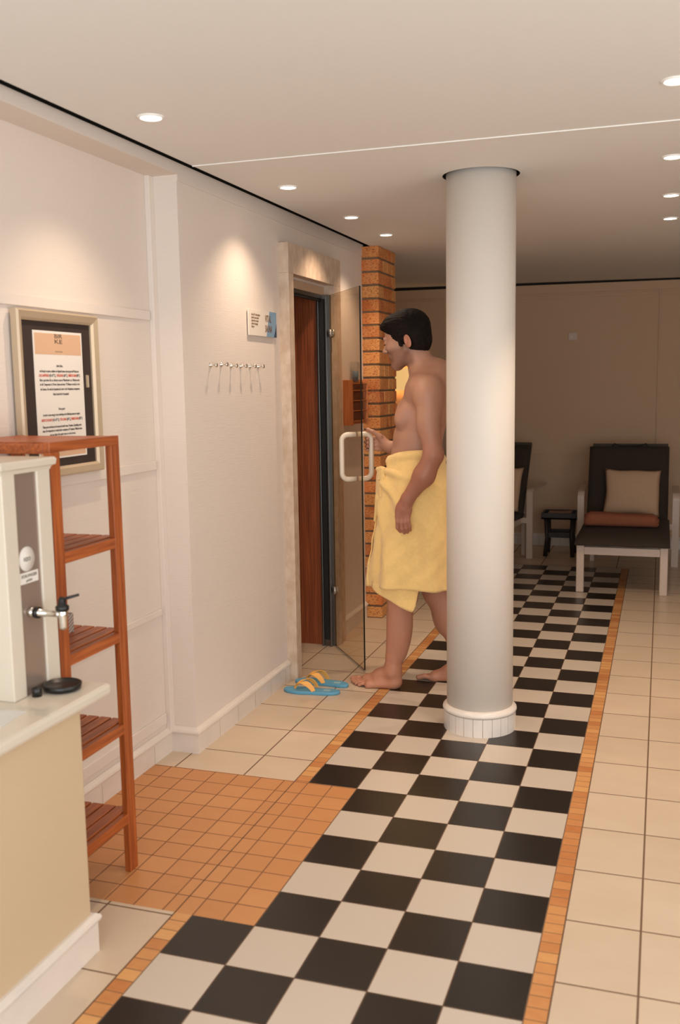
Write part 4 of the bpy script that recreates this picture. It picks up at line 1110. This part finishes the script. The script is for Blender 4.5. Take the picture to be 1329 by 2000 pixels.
tc = nt.nodes.new('ShaderNodeTexCoord'); n1 = nt.nodes.new('ShaderNodeTexNoise'); n1.inputs['Scale'].default_value = 14; n1.inputs['Detail'].default_value = 5; nt.links.new(tc.outputs['Object'], n1.inputs['Vector'])
nt.links.new(mixc(nt, math_node(nt, 'MULTIPLY', n1.outputs['Fac'], .16), at.outputs['Color'], rgb(166, 92, 70)), b.inputs['Base Color'])
b.inputs['Roughness'].default_value = .52; b.inputs['Subsurface Weight'].default_value = .12; b.inputs['Subsurface Radius'].default_value = (.012, .005, .003); b.inputs['Subsurface Scale'].default_value = 1.0
n2 = nt.nodes.new('ShaderNodeTexNoise'); n2.inputs['Scale'].default_value = 240; nt.links.new(tc.outputs['Object'], n2.inputs['Vector'])
bp = nt.nodes.new('ShaderNodeBump'); bp.inputs['Strength'].default_value = .12; bp.inputs['Distance'].default_value = .002; nt.links.new(n2.outputs['Fac'], bp.inputs['Height']); nt.links.new(bp.outputs[0], b.inputs['Normal'])
def skin_col(P):
    base = np.array(rgb(190, 142, 117)[:3]); arm = np.array(rgb(166, 108, 84)[:3]); stub = np.array(rgb(104, 76, 62)[:3]); lip = np.array(rgb(180, 98, 80)[:3]); legc = np.array(rgb(192, 132, 102)[:3])
    c = np.tile(base, (len(P), 1))
    def blend(w_, col):
        nonlocal c; w_ = np.clip(w_, 0, 1)[:, None]; c = c*(1-w_)+col*w_
    sm = lambda x, a, b_: np.clip((x-a)/(b_-a), 0, 1)
    blend(sm(P[:, 2], .62, .45)*.8, legc)
    L = (P[:, 1] < 1.19) & (P[:, 2] > .7)
    blend(L*sm(P[:, 2], 1.40, 1.15)*.9, arm)
    H = (P-HC)@RH/HS
    # stubble on jaw, chin and upper lip
    onh = (P[:, 2] > 1.56)
    w_ = sm(H[:, 2], -.014, -.036)*sm(H[:, 0], .042, .022)*sm(H[:, 2], -.125, -.105)
    blend(onh*w_*(.50+.16*np.random.rand(len(P))), stub)
    d = np.sqrt(((H[:, 0]+.098)/.010)**2+(H[:, 1]/.020)**2+((H[:, 2]+.052)/.011)**2); blend(onh*sm(d, 1.2, .7)*.8, lip)
    ear = np.sqrt(((H[:, 0]-.036)/.022)**2+((np.abs(H[:, 1])-.080)/.014)**2+((H[:, 2]+.012)/.034)**2); blend(onh*sm(ear, 1.2, .8)*.3, np.array(rgb(206, 110, 84)[:3]))
    for y_ in (1.262, 1.498):
        d = np.sqrt((P[:, 0]-.012)**2+(P[:, 1]-y_)**2+(P[:, 2]-1.366)**2); blend(sm(d, .020, .010)*.8, np.array(rgb(166, 92, 74)[:3]))
    return c
man = thing('person', 'dark-haired barefoot man in a yellow towel, seen from the side, pulling the glass door', 'person', (.1, 1.36, 0))
def ml(o): o.location = (-.1, -1.36, 0); return o
V_ = build_body(); Pm, Qm = V_.mesh(); del V_
body = ml(np_obj('body', Pm, Qm, skin, man, 1, skin_col))

# hair
hv = Vol((-.13, 1.22, 1.60), (.27, 1.53, 1.96), .0030)
hv.el(hp((.020, 0, .052)), np.array((.100, .083, .086))*HS, .02, RH); hv.el(hp((.052, 0, .000)), np.array((.062, .072, .080))*HS, .02, RH)
hv.el(hp((-.036, 0, .080)), np.array((.060, .064, .048))*HS, .03, RH); hv.rc(hp((-.084, -.024, .084)), hp((-.084, .024, .088)), .013, .013, .02)
hv.el(hp((-.125, 0, -.004)), np.array((.084, .150, .080))*HS, .010, RH, True)
for s in (-1, 1): hv.rc(hp((-.000, s*.069, .05)), hp((-.002, s*.070, -.020)), .014*1.1, .009*1.1, .012)
for s in (-1, 1): hv.el(hp((.034, s*.095, -.026)), np.array((.026, .035, .042))*HS, .006, RH, True)
nd = RH@np.array((-.35, 0, -1.0)); nd /= np.linalg.norm(nd); hv.half(nd, hp((.09, 0, -.070)))
nx_, ny_, nz_ = hv.n
X, Y, Z = np.meshgrid(*[hv.lo[i]+hv.h*np.arange(hv.n[i]) for i in range(3)], indexing='ij')
hv.F += (.0008*np.sin(240*Y+60*X+9*np.sin(40*Z))+.0009*np.sin(420*Z-160*X+8*np.sin(60*Y))).astype(np.float32)
Ph, Qh = hv.mesh(); ml(np_obj('hair', Ph, Qh, M_['hair'], man, 1))
for s in (-1, 1):
    bm = bmesh.new()
    tube(bm, [hp((-.0975, s*.014, .033)), hp((-.0975, s*.026, .036)), hp((-.087, s*.048, .031))], [.0038, .0048, .0026], 8); ml(obj('eyebrow', bm, M_['hair'], man))
    bm = bmesh.new(); tube(bm, [hp((-.0915, s*.020, .007)), hp((-.0925, s*.033, .004)), hp((-.083, s*.046, .004))], [.0016, .0024, .0014], 6); ml(obj('eyelashes', bm, M_['hair'], man))

# towel skirt
def sstep(x, a, b_):
    t = min(1, max(0, (x-a)/(b_-a))); return t*t*(3-2*t)
bm = bmesh.new(); NU, NZ = 150, 70; grid = []
for j in range(NZ+1):
    row = []
    w_ = j/NZ
    for i in range(NU+1):
        th = PI-.18 + (2*PI+.55)*i/NU            # starts at the front, goes round the camera side (-Y)
        ct_, st_ = math.cos(th), math.sin(th)
        layer = .007*(i/NU)                       # overlap lies outside
        ztop = 1.160+.045*max(0, -st_)*1.0+.03*(ct_+1)*.5 - .016*math.exp(-((th-PI)/.4)**2)
        zhem = .515+.022*max(0, -st_)+.006*math.sin(2*th+.5)-.010*max(0, -ct_)
        z = ztop+(zhem-ztop)*w_
        fx_ = .128+.030*sstep(w_, 0, .22)+.085*sstep(w_, .15, 1.0)    # reach to the front
        bx_ = .118+.060*sstep(w_, 0, .3)+.05*w_
        sy2 = .160+.028*sstep(w_, 0, .25)+.022*w_
        rx = fx_ if ct_ < 0 else bx_
        fold = .013*math.sin(7*th+3*w_)*sstep(w_, .05, .5)+.004*math.sin(13*th-5*w_+1)*sstep(w_, .1, .8)
        g1 = math.exp(-((th-PI-.62-.25*w_)/.16)**2)*.014*(1-sstep(w_, .25, .7))-math.exp(-((th-PI-.34-.12*w_)/.09)**2)*.010*(1-sstep(w_, .5, .9))
        # diagonal drag folds from the tuck
        dg_ = .013*math.sin(24*(w_*1.0+.13*(th-PI)))*math.exp(-((th-PI-.95)/.6)**2)*sstep(w_, .02, .08)*(1-sstep(w_, .22, .5))
        roll = .012*math.exp(-((w_-.028)/.022)**2)
        crk = .0035*math.sin(31*w_+4*th)*math.sin(9*th+11*w_)*sstep(w_, .3, .6)
        dth = (th-PI-.22)*.27; dw = (w_-.07); dist = math.hypot(dth, dw); ang = math.atan2(dw, dth)
        rid = sstep(w_, .03, .13)*(1-abs(math.sin(6.5*ang+1.2)))**1.6*math.exp(-dist/.45)*sstep(dist, .02, .12)
        dg_ = .036*rid
        d = fold+g1+roll+layer+dg_+crk
        cx_ = .112; x = cx_+(rx+d)*math.copysign(abs(ct_)**.92, ct_); y = 1.372+(sy2+d)*math.copysign(abs(st_)**.92, st_)
        row.append(bm.verts.new((x, y, z)))
    grid.append(row)
for j in range(NZ):
    for i in range(NU): f = bm.faces.new((grid[j][i], grid[j][i+1], grid[j+1][i+1], grid[j+1][i])); f.smooth = True
tw = ml(obj('towel_wrap', bm, M_['towel'], man)); tw['label'] = 'yellow terry towel wrapped round the waist'
md = tw.modifiers.new('s', 'SOLIDIFY'); md.thickness = .007; md.offset = 1
# tucked-in end bunched at the front, and the inner corner hanging below the hem
tv = Vol((-.16, 1.16, .82), (.06, 1.46, 1.22), .003)
RT = np.array(Euler((0, 0, math.radians(-38))).to_matrix())
tv.el((-.048, 1.262, 1.085), (.034, .013, .055), .012, RT); tv.el((-.056, 1.268, 1.00), (.036, .014, .11), .015, RT); tv.el((-.040, 1.240, 1.05), (.030, .011, .09), .010, RT)
tv.rc((-.030, 1.245, 1.128), (-.072, 1.278, 1.126), .012, .010, .01); tv.rc((-.066, 1.272, .98), (-.092, 1.290, .86), .014, .008, .02)
tv.rc((-.052, 1.235, 1.13), (-.064, 1.244, .95), .003, .003, .008, True); tv.rc((-.020, 1.222, 1.12), (-.044, 1.236, 1.0), .003, .003, .008, True)
Pt, Qt = tv.mesh(); ml(np_obj('towel_tuck', Pt, Qt, M_['towel'], man, 2))
bm = bmesh.new(); n1_, n2_ = 30, 12; rows = []
hem = [(.0, .520), (.12, .500), (.30, .484), (.45, .468), (.62, .444), (.78, .428), (.88, .422), (.93, .45), (1.0, .55)]
for i in range(n1_+1):
    u = i/n1_
    for k in range(len(hem)-1):
        if hem[k][0] <= u <= hem[k+1][0]:
            t = (u-hem[k][0])/(hem[k+1][0]-hem[k][0]); zb = hem[k][1]+(hem[k+1][1]-hem[k][1])*t; break
    x = -.095+.262*u; y = 1.372-.192*(1-abs((x-.112)/.243)**2.174)**.46
    rows.append([bm.verts.new((x, y+.003*math.sin(6*j/n2_+5*u)-.010*j/n2_, max(.575, zb+.05)+(zb-max(.575, zb+.05))*j/n2_)) for j in range(n2_+1)])
for i in range(n1_):
    for j in range(n2_): f = bm.faces.new((rows[i][j], rows[i+1][j], rows[i+1][j+1], rows[i][j+1])); f.smooth = True
fl = ml(obj('towel_corner', bm, M_['towel'], man)); md = fl.modifiers.new('s', 'SOLIDIFY'); md.thickness = .007
